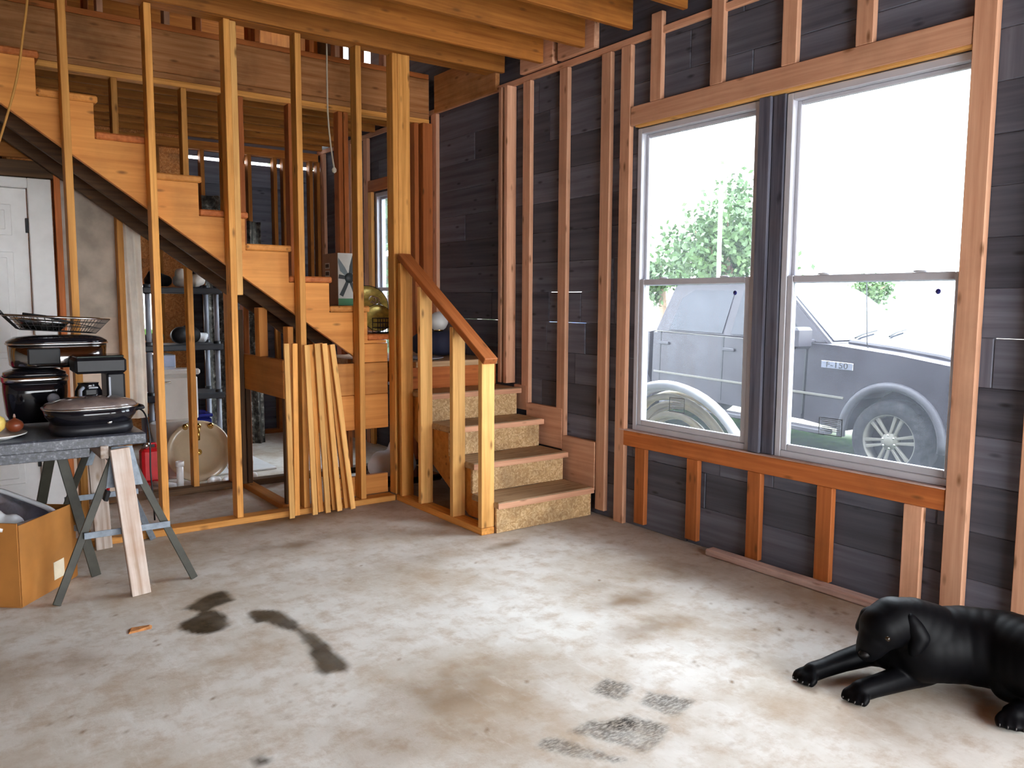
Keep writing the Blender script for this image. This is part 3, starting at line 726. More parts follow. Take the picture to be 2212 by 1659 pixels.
# strips of lumber leaning on the partition
LUM = [(618, 742, 630, 1100), (636, 742, 641, 1098), (662, 745, 680, 1092), (672, 744, 692, 1095), (684, 742, 708, 1088), (691, 741, 722, 1090), (700, 742, 733, 1084), (709, 745, 749, 1085), (717, 744, 762, 1081)]
words_ = ['first', 'second', 'third', 'fourth', 'fifth', 'sixth', 'seventh', 'eighth', 'last']
for i, (tx, ty, bx_, by) in enumerate(LUM):
    back = i % 2
    b = V(bx_, 1085, 1, YP-.040 if back else YP-.085); b.z = .008
    a = V(tx, ty, 1, YP-.012 if back else YP-.040)
    L = bar('lumber_strip', None, b, a, .034, .019, 'pine' if i % 2 else 'pine_pale', (1, 0, 0), .002)
    tag(L, 'pale pine strip leaning on the partition, %s counting from the double stud' % words_[i], 'lumber', 'lumber strips leaning on the partition')
# ================================================================== WORK TABLE AND WHAT STANDS ON IT
TZ = 0.75
tb = thing('countertop', 'loose dark speckled laminate countertop laid across sawhorses as a table', 'countertop', (0, 4.4, 0.69))
bx('slab', tb, -1.1, 0.838, 4.09, 4.89, .712, TZ, 'laminate', .006)
bx('front_edge', tb, -1.1, 0.838, 4.075, 4.0895, .698, TZ-.002, 'laminate', .004)
bx('build_up_strip', tb, -1.1, 0.60, 4.095, 4.125, .655, .7115, 'laminate', .002)
sh = thing('sawhorse', 'folding sawhorse with olive angle-steel legs under the right end of the countertop', 'sawhorse', (0.73, 4.4, 0))
bar('beam', sh, (.735, 4.10, .62), (.735, 4.74, .62), .085, .04, 'white_wood', (0, 0, 1))
FT = [((.431, 4.057), (.70, 4.12)), ((1.034, 4.083), (.765, 4.12)), ((.47, 4.80), (.70, 4.70)), ((1.021, 4.90), (.765, 4.70))]
for i, (f, a) in enumerate(FT):
    l = bar('leg', sh, (f[0], f[1], .004), (a[0], a[1], .64), .034, .012, 'olive_steel' if i != 3 else 'galvanised', (1, 0, 0), .002)
    bar('leg_flange', l, (f[0], f[1]+.016, .004), (a[0], a[1]+.016, .64), .030, .004, 'olive_steel' if i != 3 else 'galvanised', (0, 1, 0), .001)
for y, x0, x1, zz in ((4.06, .555, .925, .30), (4.78, .57, .93, .32)):
    bar('cross_bar', sh, (x0, y, zz), (x1, y, zz), .03, .005, 'galvanised', (0, 0, 1), .001)
for y in (4.105, 4.73):
    prism('bracket', sh, [(.66, .50), (.69, .69), (.78, .69), (.82, .50), (.78, .50), (.735, .60), (.70, .50)], 1, y-.004, y, 'galvanised', .001)
s2 = thing('sawhorse', 'dark steel sawhorse standing behind the cardboard box', 'sawhorse', (0.45, 4.5, 0))
bar('beam', s2, (.50, 4.42, .655), (-.3, 4.66, .655), .07, .04, 'olive_steel', (0, 0, 1))
for f, a in (((.646, 4.397), (.515, 4.44)), ((.38, 4.66), (.49, 4.46)), ((-.30, 4.32), (-.24, 4.60)), ((-.40, 4.80), (-.27, 4.66))):
    bar('leg', s2, (*f, .004), (*a, .66), .045, .02, 'olive_steel', (1, 0, 0), .002)
bar('cross_bar', s2, (.60, 4.405, .25), (.40, 4.58, .25), .03, .006, 'galvanised', (0, 0, 1), .001)
tr = thing('trestle', 'worn white-painted wooden trestle propping the right end of the countertop', 'trestle', (0.765, 4.4, 0))
bar('leg', tr, (.772, 3.998, .002), (.715, 4.05, .69), .082, .034, 'white_wood', (1, 0, 0)); bar('leg', tr, (.762, 4.875, .002), (.725, 4.80, .69), .082, .034, 'white_wood', (1, 0, 0))
bar('beam', tr, (.655, 4.06, .675), (.655, 4.79, .675), .06, .034, 'white_wood', (0, 0, 1))
# slow cooker with the roaster on it
sc_ = thing('slow_cooker', 'black squarish slow cooker with a silver band, under the steel roaster', 'slow cooker', (.456, 4.70, TZ))
lathe('body', sc_, [(.001, .012), (.115, .012), (.132, .05), (.140, .16), (.140, .215), (.001, .215)], 'black_gloss', (.456, 4.70, TZ), 40, 1, .85, power=4)
lathe('band', sc_, [(.139, .212), (.146, .214), (.146, .238), (.139, .240)], 'steel', (.456, 4.70, TZ), 40, 1, .85, power=4)
lathe('lid', sc_, [(.138, .24), (.135, .258), (.09, .276), (.03, .281), (.001, .281)], 'black_gloss', (.456, 4.70, TZ), 40, 1, .85, power=4)
lathe('control_knob', sc_, [(.001, 0), (.028, 0), (.024, .018), (.001, .018)], 'grey_plastic', M=T(.52, 4.578, TZ+.13) @ Matrix.Rotation(R(90), 4, 'X'), seg=18)
for a in (-.08, .08):
    for b in (-.06, .06): lathe('foot', sc_, [(.001, 0), (.014, 0), (.014, .013), (.001, .013)], 'black_plastic', (.456+a, 4.70+b, TZ), 10)
rs_ = thing('roaster', 'wide oval steel roaster with a black lid stacked on the slow cooker', 'roaster', (.566, 4.715, TZ+.282))
lathe('shell', rs_, [(.001, 0), (.205, 0), (.215, .012), (.222, .118), (.001, .118)], 'roaster_steel', (.566, 4.715, TZ+.282), 48, 1, .62, power=3.2)
lathe('lid', rs_, [(.224, .118), (.226, .128), (.19, .150), (.12, .158), (.001, .160)], 'black_gloss', (.566, 4.715, TZ+.282), 48, 1, .62, power=3.0)
lathe('rim', rs_, [(.223, .112), (.229, .114), (.229, .121), (.223, .123)], 'steel', (.566, 4.715, TZ+.282), 48, 1, .62, power=3.2)
bx('window', rs_, .42, .56, 4.570, 4.60, TZ+.30, TZ+.38, 'black_matte', .006)
# fry basket with kitchen tools in it
fz = TZ+.443
fb_ = thing('fry_basket', 'black wire fry basket tilted on top of the roaster', 'basket', (.566, 4.715, fz))
def fbp(u, v, w):   # basket space: u across, v deep, w up
    return Vector((.562+(u*(1+.32*w/.06))*.165, 4.715+v*.11*(1+.25*w/.06), fz+.017+w+(-.012*u)))
for k in range(15):
    u = -1+2*k/14
    tube('mesh_wire', fb_, [fbp(u, -1, .07), fbp(u, -1, 0), fbp(u, 1, 0), fbp(u, 1, .07)], .0016, 'black_matte', 4)
for k in range(9):
    v = -1+2*k/8
    tube('mesh_wire', fb_, [fbp(-1, v, .07), fbp(-1, v, 0), fbp(1, v, 0), fbp(1, v, .07)], .0016, 'black_matte', 4)
for w in (.025, .05): tube('mesh_wire', fb_, [fbp(-1, -1, w), fbp(1, -1, w), fbp(1, 1, w), fbp(-1, 1, w)], .0016, 'black_matte', 4, True)
tube('rim', fb_, [fbp(-1, -1, .07), fbp(1, -1, .07), fbp(1, 1, .07), fbp(-1, 1, .07)], .004, 'steel', 6, True)
for v in (-.8, .6):
    p = fbp(-1, v, .07); tube('handle', fb_, [p, p+Vector((-.03, 0, .04)), p+Vector((-.05, 0, .055)), p+Vector((-.055, .045, .055)), p+Vector((-.04, .045, .03)), p+Vector((0, .045, .0))], .003, 'black_matte', 6)
def ladle(nm, lab, a, b, head, mat='black_matte'):
    t_ = thing(nm, lab, 'utensil', a)
    tube('handle', t_, [a, Vector(a).lerp(b, .5)+Vector((0, 0, .008)), b], .006, mat, 8)
    if head == 'blade':
        d = (Vector(b)-Vector(a)).normalized(); bar('blade', t_, Vector(b)-d*.005, Vector(b)+d*.10, .06, .004, mat, (0, 1, 0), .001)
    else: lathe('bowl', t_, [(.001, 0), (.03, .006), (.045, .022), (.05, .04), (.046, .04), (.028, .012), (.001, .008)], 'steel', b, 20)
ladle('spatula', 'black spatula lying across the wire fry basket', (.44, 4.65, fz+.10), (.64, 4.70, fz+.055), 'blade')
ladle('turner', 'second black turner resting behind the spatula in the fry basket', (.42, 4.70, fz+.105), (.62, 4.77, fz+.06), 'blade')
sk = thing('strainer', 'shallow steel strainer pan resting in the wire fry basket', 'strainer', (.49, 4.715, fz+.02))
lathe('pan', sk, [(.001, .0), (.09, .005), (.125, .045), (.13, .055), (.122, .05), (.09, .012), (.001, .008)], 'steel', M=T(.49, 4.715, fz+.02) @ Matrix.Rotation(R(7), 4, 'Y'), seg=32, sy=.75)
# coffee maker
cm = thing('coffee_maker', 'black box-shaped coffee maker behind the electric skillet', 'coffee maker', (.70, 4.48, TZ))
bx('base', cm, .60, .82, 4.39, 4.565, TZ, TZ+.04, 'black_plastic', .008)
bx('tower', cm, .735, .82, 4.41, 4.565, TZ+.04, TZ+.26, 'black_plastic', .01)
bx('brew_head', cm, .595, .825, 4.385, 4.57, TZ+.26, TZ+.335, 'black_plastic', .012)
bx('lid', cm, .605, .815, 4.395, 4.56, TZ+.335, TZ+.347, 'black_gloss', .005)
bx('water_gauge', cm, .742, .752, 4.402, 4.411, TZ+.08, TZ+.24, 'grey_plastic', .002)
lathe('carafe', cm, [(.001, 0), (.055, 0), (.066, .05), (.06, .13), (.045, .16), (.048, .17), (.001, .17)], 'black_gloss', (.662, 4.475, TZ+.041), 28)
tube('carafe_handle', cm, [(.632, 4.43, TZ+.19), (.615, 4.40, TZ+.18), (.612, 4.395, TZ+.12), (.628, 4.42, TZ+.085)], .009, 'grey_plastic', 8)
# electric skillet
es = thing('electric_skillet', 'black oval electric skillet with a smoked glass lid on the countertop corner', 'skillet', (.635, 4.25, TZ))
ec = (.632, 4.232, TZ)
lathe('heating_base', es, [(.001, .0), (.165, .0), (.175, .02), (.17, .05), (.001, .05)], 'black_plastic', ec, 44, 1, .72, power=3.2)
lathe('pan', es, [(.001, .05), (.165, .05), (.192, .085), (.200, .118), (.001, .118)], 'black_gloss', ec, 44, 1, .75, power=2.6)
lathe('steel_rim', es, [(.198, .117), (.204, .119), (.204, .125), (.198, .127)], 'steel', ec, 44, 1, .75, power=2.6)
ld = lathe('lid', es, [(.200, .124), (.185, .142), (.13, .160), (.06, .168), (.001, .170)], 'lid_glass', ec, 44, 1, .75, power=2.6)
bx('lid_knob', ld, .609, .662, 4.217, 4.247, TZ+.172, TZ+.205, 'black_plastic', .006); bx('knob_cap', ld, .625, .665, 4.212, 4.252, TZ+.2055, TZ+.213, 'grey_plastic', .003)
tube('side_handle', es, [(.812, 4.17, TZ+.105), (.849, 4.17, TZ+.108), (.855, 4.22, TZ+.108), (.849, 4.28, TZ+.108), (.812, 4.28, TZ+.105)], .008, 'black_plastic', 8)
bx('control_probe', es, .66, .72, 4.115, 4.15, TZ+.04, TZ+.075, 'black_plastic', .008); lathe('dial', es, [(.001, 0), (.012, 0), (.010, .008), (.001, .008)], 'chrome', M=T(.69, 4.115, TZ+.057) @ Matrix.Rotation(R(90), 4, 'X'), seg=16)
tube('power_cord', es, bez([(.80, 4.28, TZ+.03), (.84, 4.25, TZ+.09), (.865, 4.20, TZ+.06), (.872, 4.17, TZ-.05), (.868, 4.16, .55), (.875, 4.16, .40), (.88, 4.17, .30)], 6), .004, 'black_plastic', 6)
wbk = bx('wood_block', None, .805, .832, 4.60, 4.64, TZ+.001, TZ+.11, 'pine_pale', .003); tag(wbk, 'small upright pine block behind the electric skillet', 'wood block')
# plate of onions, bowl, cup
pl = (.235, 4.24, TZ)
tag(lathe('plate', None, [(.001, .002), (.075, .0), (.085, .006), (.135, .022), (.137, .026), (.085, .012), (.001, .010)], 'ceramic', pl, 36), 'white plate holding onions on the countertop', 'plate')
def veg(nm, lab, cat, loc, r, mat, sz=.85):
    t_ = thing(nm, lab, cat, loc)
    lathe('body', t_, [(.001, -r*sz), (r*.45, -r*sz*.93), (r*.85, -r*sz*.5), (r, 0), (r*.86, r*sz*.5), (r*.45, r*sz*.85), (r*.14, r*sz*1.02), (r*.1, r*sz*1.25), (.001, r*sz*1.3)], mat, loc, 20)
    lathe('stem', t_, [(.001, 0), (.006, 0), (.003, .014), (.001, .015)], 'weathered', (loc[0], loc[1], loc[2]+r*sz*1.2), 8)
veg('onion', 'large yellow onion at the back of the white plate', 'onion', (.245, 4.275, TZ+.065), .052, 'yellow_onion')
veg('onion', 'orange-skinned onion at the front of the white plate', 'onion', (.225, 4.18, TZ+.052), .042, 'onion')
veg('onion', 'dark red-brown onion on the rim of the white plate', 'onion', (.325, 4.25, TZ+.055), .036, 'plum')
tag(lathe('bowl', None, [(.001, 0), (.05, 0), (.06, .008), (.095, .06), (.10, .095), (.096, .095), (.088, .06), (.05, .014), (.001, .012)], 'pale_blue', M=T(.165, 4.51, TZ+.012) @ Matrix.Rotation(R(10), 4, 'Y'), seg=28), 'pale blue bowl standing behind the plate of onions', 'bowl')
cu = thing('cup', 'red plastic cup standing beside the slow cooker', 'cup', (.245, 4.76, TZ))
lathe('body', cu, [(.001, 0), (.036, 0), (.05, .27), (.001, .27)], 'red_gloss', (.245, 4.76, TZ), 20); lathe('rim', cu, [(.049, .268), (.053, .27), (.053, .275), (.049, .277)], 'red_gloss', (.245, 4.76, TZ), 20)
# cardboard box and tote
u = Vector((.63, .777, 0)); v = Vector((-.777, .63, 0)); c0 = Vector((.305, 4.12, 0))
cb_ = thing('cardboard_box', 'large open brown cardboard box on the floor under the countertop', 'box', c0+u*.2+v*.25)
def panel(nm, a, d, L, z0, z1, lean=0.0):
    n = Vector((-d.y, d.x, 0)); o = bar(nm, cb_, a+Vector((0, 0, (z0+z1)/2)), a+d*L+Vector((0, 0, (z0+z1)/2)), z1-z0, .006, 'cardboard', (0, 0, 1), .001); return o
panel('side', c0, u, .42, .006, .375); panel('side', c0+v*.55, u, .42, .006, .375)
panel('end', c0+v*.004, v, .54, .006, .385); panel('end', c0+u*.42+v*.004, v, .54, .006, .365)
bar('bottom', cb_, c0+u*.21+v*.003+Vector((0, 0, .003)), c0+u*.21+v*.547+Vector((0, 0, .003)), .42, .006, 'cardboard', u, .001)
bar('paper_label', cb_, c0+u*.23-v*.0045+Vector((0, 0, .09)), c0+u*.31-v*.0045+Vector((0, 0, .09)), .085, .002, 'paper', (0, 0, 1), 0)
tt = thing('storage_tote', 'clear plastic storage tote tilted in the top of the cardboard box', 'tote', c0+u*.2+v*.2+Vector((0, 0, .3)))
Mt = T(c0+u*.19+v*.27+Vector((0, 0, .25))) @ Matrix.Rotation(R(39), 4, 'Z') @ Matrix.Rotation(R(14), 4, 'X')
lathe('tub', tt, [(.001, 0), (.135, 0), (.17, .15), (.165, .15), (.13, .005), (.001, .005)], 'clear_plastic', M=Mt, seg=40, sy=1.2, power=5)
lathe('rim', tt, [(.165, .148), (.185, .15), (.185, .165), (.165, .167)], 'white_plastic', M=Mt, seg=40, sy=1.2, power=5)
lump_at = c0+u*.19+v*.27
Mtl = Mt @ T(0, 0, .012)
tag(blob('plastic_wrap', None, [[(Mtl @ Vector((dx, dy, rr_+.01)))[:]+(rr_,)] for dx, dy, rr_ in ((-.05, -.08, .05), (.05, -.06, .055), (0, .02, .065), (-.06, .09, .05), (.05, .10, .055))], 'white_plastic', .012, 2), 'crumpled white plastic wrap inside the clear tote', 'plastic wrap')
# hand brush hanging at the table leg
hb = thing('hand_brush', 'small black brush with a red handle hanging between the sawhorse legs', 'brush', (.72, 4.35, .40))
tube('handle', hb, [(.73, 4.36, .585), (.722, 4.36, .50), (.71, 4.36, .435)], [.006, .009, .008], 'red_plastic', 8); bar('bristles', hb, (.71, 4.36, .435), (.695, 4.36, .385), .05, .02, 'black_matte', (0, 1, 0), .003)
# chip of wood on the slab
ch = P(298, 1362, 2, 0); raw('wood_chip', [(-.04, -.02, 0), (.05, -.015, 0), (.06, .02, 0), (-.03, .03, 0), (-.035, -.015, .006), (.04, -.01, .012), (.05, .015, .008), (-.02, .02, .01)], [[3, 2, 1, 0], [4, 5, 6, 7], [0, 1, 5, 4], [1, 2, 6, 5], [2, 3, 7, 6], [3, 0, 4, 7]], 'chip', None, T(ch[0], ch[1], .0005))
tag(bpy.data.objects['wood_chip'], 'ragged orange wood chip lying on the concrete floor', 'wood chip')
# ================================================================== BEYOND THE STAIRS
# leaning bathroom sink with brass taps
sk_ = thing('bathroom_sink', 'round tan bathroom sink with brass taps leaning upright on the floor', 'sink', (1.66, 6.36, 0))
Ms = T(1.66, 6.30, .235) @ Matrix.Rotation(R(-14), 4, 'Z') @ Matrix.Rotation(R(76), 4, 'X')
lathe('basin', sk_, [(.001, -.14), (.10, -.13), (.16, -.06), (.175, -.012), (.19, .0), (.222, .004), (.232, -.006), (.228, -.02), (.19, -.03), (.12, -.15), (.001, -.165)], 'sink_tan', M=Ms, seg=40)
lathe('drain', sk_, [(.001, -.135), (.022, -.133), (.024, -.128), (.001, -.126)], 'brass', M=Ms, seg=20)
for dx in (-.09, 0, .09):
    lathe('tap', sk_, [(.022, 0), (.022, .01), (.012, .015), (.012, .045), (.02, .05), (.018, .07), (.001, .075)], 'brass', M=Ms @ T(dx, .185, 0), seg=14)
tube('spout', sk_, [Ms @ Vector((0, .185, .05)), Ms @ Vector((0, .15, .09)), Ms @ Vector((0, .10, .09)), Ms @ Vector((0, .08, .07))], .011, 'brass', 8)
# toilet tank and bowl
tl = thing('toilet', 'white ceramic toilet stored among the building clutter', 'toilet', (1.60, 6.8, 0))
bx('tank', tl, 1.44, 1.72, 6.48, 6.63, .44, .80, 'ceramic', .025); bx('tank_lid', tl, 1.425, 1.735, 6.465, 6.645, .80, .845, 'ceramic', .012)
lathe('bowl', tl, [(.001, .10), (.10, .12), (.15, .30), (.175, .40), (.15, .40), (.001, .36)], 'ceramic', (1.58, 6.78, 0), 28, .95, 1.1)
lathe('pedestal', tl, [(.001, 0), (.115, 0), (.11, .02), (.085, .10), (.09, .44), (.001, .44)], 'ceramic', (1.58, 6.65, 0), 24, 1, 1.5)
bx('flush_lever', tl, 1.47, 1.52, 6.467, 6.478, .74, .755, 'chrome', .003)
# red jug
rj = thing('fuel_jug', 'red plastic jug with a grey cap standing behind the partition', 'jug', (1.36, 6.45, 0)); XR, YR_ = 1.335, 6.42
bx('body', rj, XR-.06, XR+.07, YR_-.05, YR_+.07, .02, .27, 'red_plastic', .02); bx('base', rj, XR-.055, XR+.065, YR_-.045, YR_+.065, 0, .02, 'red_plastic', .004)
lathe('cap', rj, [(.001, 0), (.03, 0), (.03, .045), (.001, .045)], 'steel', (XR-.02, YR_, .27), 18); tube('grip', rj, [(XR+.0, YR_+.03, .268), (XR+.01, YR_+.03, .30), (XR+.05, YR_+.03, .30), (XR+.058, YR_+.03, .268)], .01, 'red_plastic', 8)
# pvc pipes and scraps on the far floor
pv = thing('pipe_fitting', 'short white plastic pipe standing upright before the leaning sink', 'pipe', (1.47, 6.10, 0))
lathe('tube', pv, [(.024, .0), (.024, .20), (.021, .20), (.021, 0)], 'white_plastic', (1.475, 6.12, 0), 18); lathe('collar', pv, [(.024, .17), (.030, .17), (.030, .205), (.024, .205)], 'white_plastic', (1.475, 6.12, 0), 18)
tag(tube('white_pipe', None, [(1.34, 6.33, .021), (1.45, 6.17, .021)], .02, 'white_plastic', 12), 'length of white pipe lying on the floor beside the upright pipe', 'pipe')
for i, (x, y, s, lab) in enumerate(((1.72, 6.16, .05, 'crumpled white paper scrap by the far plate'), (1.80, 6.10, .045, 'small crumpled paper scrap at the foot of the sink'), (1.98, 6.15, .06, 'largest crumpled white scrap on the far floor'))):
    tag(blob('paper_scrap', None, [[(x+.7*s*math.cos(k*1.3), y+.7*s*math.sin(k*1.9), .026+.006*(k % 2), s*.5) for k in range(6)]], 'white_plastic', .012, 2), lab, 'scrap')
tag(bx('white_board', None, 1.76, 2.3, 6.42, 7.0, .002, .018, 'white_paint', .003), 'white board lying flat on the far floor', 'board')
tag(tube('wire_loop', None, [(1.96+.10*math.cos(k*.314), 6.28+.012*math.sin(k*.314), .11+.085*math.sin(k*.314)) for k in range(20)], .004, 'white_plastic', 6, True), 'white wire loop standing beside the leaning sink', 'wire')
# black plastic shelving
sf = thing('shelf_unit', 'black plastic shelving unit with grey posts beyond the stairs', 'shelving', (1.78, 7.2, 0))
SZ = (.10, .59, 1.0, 1.47)
for z in SZ: bx('shelf', sf, 1.46, 2.08, 7.02, 7.40, z-.05, z, 'shelf_black', .008)
for x in (1.50, 2.04):
    for y in (7.06, 7.36):
        for z0, z1 in zip((0,)+SZ[:-1], [z-.05 for z in SZ]): 
            if z1-z0 > .02: lathe('post', sf, [(.021, z0), (.021, z1)], 'grey_plastic', (x, y, 0), 14)
        for z in SZ: lathe('socket', sf, [(.028, z-.055), (.03, z-.05), (.03, z+.02), (.026, z+.025)], 'shelf_black', (x, y, 0), 14)
def lump(nm, lab, cat, c, r, mat, n=6, vox=.02, flat=.7):
    rr = random.Random(nm+lab)
    pts = [[(c[0]+rr.uniform(-.7, .7)*r, c[1]+rr.uniform(-.5, .5)*r, 0, r*rr.uniform(.35, .5))] for k in range(n)]
    pts = [[(q[0][0], q[0][1], c[2]+q[0][3]*1.02+rr.uniform(0, .8)*r*flat*(k % 2), q[0][3])] for k, q in enumerate(pts)]
    pts.append([(c[0], c[1], c[2]+r*.46, r*.44)])
    return tag(blob(nm, None, pts, mat, vox, 3), lab, cat)
lump('jacket', 'black jacket bundled on the middle shelf', 'jacket', (1.76, 7.2, 1.0), .15, 'black_matte')
lump('camo_bag', 'camouflage bag sitting on the middle shelf by the left post', 'bag', (1.585, 7.2, 1.0), .10, 'camo')
lump('duffel_bag', 'dark duffel bag on the top shelf', 'bag', (1.62, 7.2, 1.47), .14, 'black_plastic')
lump('plastic_bag', 'crumpled pale plastic bag on the top shelf', 'bag', (1.84, 7.16, 1.47), .13, 'sheet_white')
lump('plastic_bag', 'crumpled white and red plastic bag on the middle shelf', 'bag', (1.93, 7.2, 1.0), .085, 'white_plastic')
db = thing('drawer_box', 'white plastic drawer box on the lower shelf', 'drawer box', (1.56, 7.2, .59))
bx('body', db, 1.53, 1.70, 7.06, 7.34, .592, .92, 'white_plastic', .006)
for z in (.60, .71, .82): bx('drawer', db, 1.535, 1.695, 7.05, 7.0595, z, z+.095, 'pale_blue', .004)
bt = thing('storage_bin', 'dark blue storage bin on the bottom shelf', 'bin', (1.6, 7.2, .10))
bx('tub', bt, 1.53, 1.98, 7.06, 7.34, .102, .38, 'blue_plastic', .02); bx('lid', bt, 1.525, 1.985, 7.05, 7.35, .381, .41, 'blue_plastic', .008)
# foil-faced insulation hanging behind the shelves, pale sheet hanging on the wall stud
def sheet(nm, lab, cat, x0, x1, y, z0, z1, mat, amp, nx=40, thick=.012):
    vs, fs = [], []
    nz = 14
    rr = random.Random(nm)
    ph = rr.random()*6
    for s in (0, thick):
        for j in range(nz):
            for i in range(nx):
                u_, w_ = i/(nx-1), j/(nz-1)
                yy = y+s+amp*math.sin(u_*9+ph+w_*2)+.4*amp*math.sin(u_*23+w_*6)
                vs.append((x0+(x1-x0)*u_+.25*amp*math.sin(w_*5+ph), yy, z0+(z1-z0)*w_))
    id_ = lambda s, i, j: s*nx*nz+j*nx+i
    for j in range(nz-1):
        for i in range(nx-1):
            fs += [[id_(0, i, j), id_(0, i+1, j), id_(0, i+1, j+1), id_(0, i, j+1)], [id_(1, i, j+1), id_(1, i+1, j+1), id_(1, i+1, j), id_(1, i, j)]]
    for i in range(nx-1): fs += [[id_(0, i+1, 0), id_(0, i, 0), id_(1, i, 0), id_(1, i+1, 0)], [id_(0, i, nz-1), id_(0, i+1, nz-1), id_(1, i+1, nz-1), id_(1, i, nz-1)]]
    for j in range(nz-1): fs += [[id_(0, 0, j), id_(0, 0, j+1), id_(1, 0, j+1), id_(1, 0, j)], [id_(0, nx-1, j+1), id_(0, nx-1, j), id_(1, nx-1, j), id_(1, nx-1, j+1)]]
    return tag(raw(nm, vs, fs, mat, None, I4, True), lab, cat)
sheet('insulation_sheet', 'crinkled foil insulation sheet hanging behind the black shelves', 'insulation', 2.10, 2.38, 7.62, .002, 2.3, 'foil', .03)
sheet('insulation_sheet', 'second foil insulation sheet hanging nearer the stair knee wall', 'insulation', 2.42, 2.66, 7.70, .002, 2.1, 'foil', .03)
sheet('vapour_sheet', 'pale off-white sheet hanging down beside the drywall', 'sheet', 1.135, 1.26, 6.06, .55, 2.1, 'sheet_white', .012, 18, .004)
# plastic bag under the landing
tag(bx('black_tray', None, 2.70, 3.2, 5.30, 5.75, .002, .05, 'black_gloss', .015), 'shiny black tray on the floor under the landing', 'tray')
b_ = lump('plastic_bag', 'crumpled white plastic bag on the black tray under the landing', 'bag', (2.86, 5.48, .052), .20, 'white_plastic', 9, .018, .8)
# ================================================================== ON THE STAIRS
fz0 = ZN[1]
fn = thing('fan_box', 'fan carton printed with a black fan, standing on the upper stairs', 'box', (2.45, 5.5, fz0))
a0, a1, b0, b1, h0, h1 = 2.405, 2.575, 5.40, 5.66, fz0+.001, fz0+.37
bx('carton', fn, a0, a1, b0, b1, h0, h1, 'cardboard_grey', .002)
yf = b0-.0006
bx('front_print', fn, a0+.001, a1-.001, yf-.001, yf, h0+.001, h1-.001, 'box_print', 0); bx('green_strip', fn, a0+.001, a1-.001, yf-.002, yf-.0011, h0+.001, h0+.05, 'green_print', 0)
hc = (a0+.085, h0+.195)
for i, (ang, L, w) in enumerate(((128, .16, .05), (72, .16, .045), (243, .14, .03), (290, .15, .022), (8, .08, .03), (172, .08, .03))):
    c, s = math.cos(R(ang)), math.sin(R(ang)); q = []
    for tt_, ww in ((.02, .012), (L*.5, w*.5), (L, w*.55), (L, -w*.45), (L*.5, -w*.4), (.02, -.012)):
        x_, z_ = hc[0]+c*tt_-s*ww, hc[1]+s*tt_+c*ww
        q.append((min(max(x_, a0+.002), a1-.002), min(max(z_, h0+.052), h1-.002)))
    prism('fan_blade_print', fn, q, 1, yf-.0022-i*.0002, yf-.0012, 'print_dark' if i != 0 else 'print_grey')
lathe('fan_hub_print', fn, [(.001, 0), (.036, 0), (.036, .001), (.001, .001)], 'print_dark', M=T(hc[0], yf-.0035, hc[1]) @ Matrix.Rotation(R(90), 4, 'X'), seg=18)
for k, (z0, z1) in enumerate(((.21, .235), (.155, .18), (.10, .14))): bx('side_print', fn, a0-.0015, a0-.0003, b0+.15, b0+.21, h0+z0+.06, h0+z1+.06, 'print_dark', 0); bx('side_print_edge', fn, a0-.001, a0-.0002, b0+.142, b0+.218, h0+z0+.052, h0+z1+.068, 'box_print', 0)
zl = ZN[0]
for i, (x, y, z, r, tilt, lab) in enumerate(((2.735, 5.62, zl+.185, .155, 74, 'large yellow and silver embossed tray leaning upright on the stairs'), (2.66, 5.30, zl+.10, .10, 70, 'smaller yellow round tray leaning before the large one'))):
    M_ = T(x, y, z) @ Matrix.Rotation(R(-20), 4, 'Z') @ Matrix.Rotation(R(tilt), 4, 'X')
    pt_ = thing('round_tray', lab, 'tray', (x, y, zl))
    lathe('dish', pt_, [(.001, 0), (r*.8, .0), (r*.97, .015), (r, .016), (r*.96, .022), (r*.8, .006), (r*.3, .009), (.001, .010)], 'gold_plate', M=M_, seg=36)
    lathe('rim', pt_, [(r*.985, .012), (r*1.01, .014), (r*1.01, .020), (r*.985, .022)], 'black_gloss', M=M_, seg=36)
    if i == 0:
        for k in range(5):
            t0 = k*.55-1.0; tube('embossed_scroll', pt_, [M_ @ Vector((.055*math.cos(t0)+.09*.3*math.cos(a*.7+k)+.02, .05*math.sin(t0*1.4)+.09*.3*math.sin(a*.7+k), .014)) for a in range(9)], .005, 'chrome', 6)
cr = thing('wire_crate', 'small dark wire crate standing below the yellow trays', 'crate', (2.66, 5.2, zl))
for z in (.005, .04, .075, .105): tube('hoop', cr, [(2.58, 5.10, zl+z), (2.74, 5.10, zl+z), (2.74, 5.22, zl+z), (2.58, 5.22, zl+z)], .003, 'black_matte', 5, True)
for x in (2.58, 2.62, 2.66, 2.70, 2.74):
    for y in (5.10, 5.22): tube('upright', cr, [(x, y, zl+.002), (x, y, zl+.107)], .003, 'black_matte', 5)
# things left on the landing
bl = lump('cloth_bundle', 'dark navy cloth bundle lying on the landing', 'cloth', (3.18, 5.35, LZ+.002), .22, 'navy_cloth', 9, .02, .8)
gl_ = thing('lamp_globe', 'frosted white lamp globe resting on the navy bundle', 'lamp globe', (3.17, 5.34, LZ+.2))
gp = (3.165, 5.30, LZ+.265)
lathe('globe', gl_, [(.001, -.075), (.03, -.068), (.055, -.048), (.072, -.015), (.072, .015), (.055, .048), (.03, .068), (.001, .075)], 'globe', gp, 28); lathe('collar', gl_, [(.035, -.075), (.038, -.06), (.03, -.058)], 'brass', gp, 20)
tag(lathe('round_dish', None, [(.001, 0), (.12, .0), (.15, .012), (.152, .016), (.12, .006), (.001, .006)], 'grey_plastic', (2.93, 5.13, LZ+.001), 32), 'grey dish lying near the edge of the landing', 'dish')
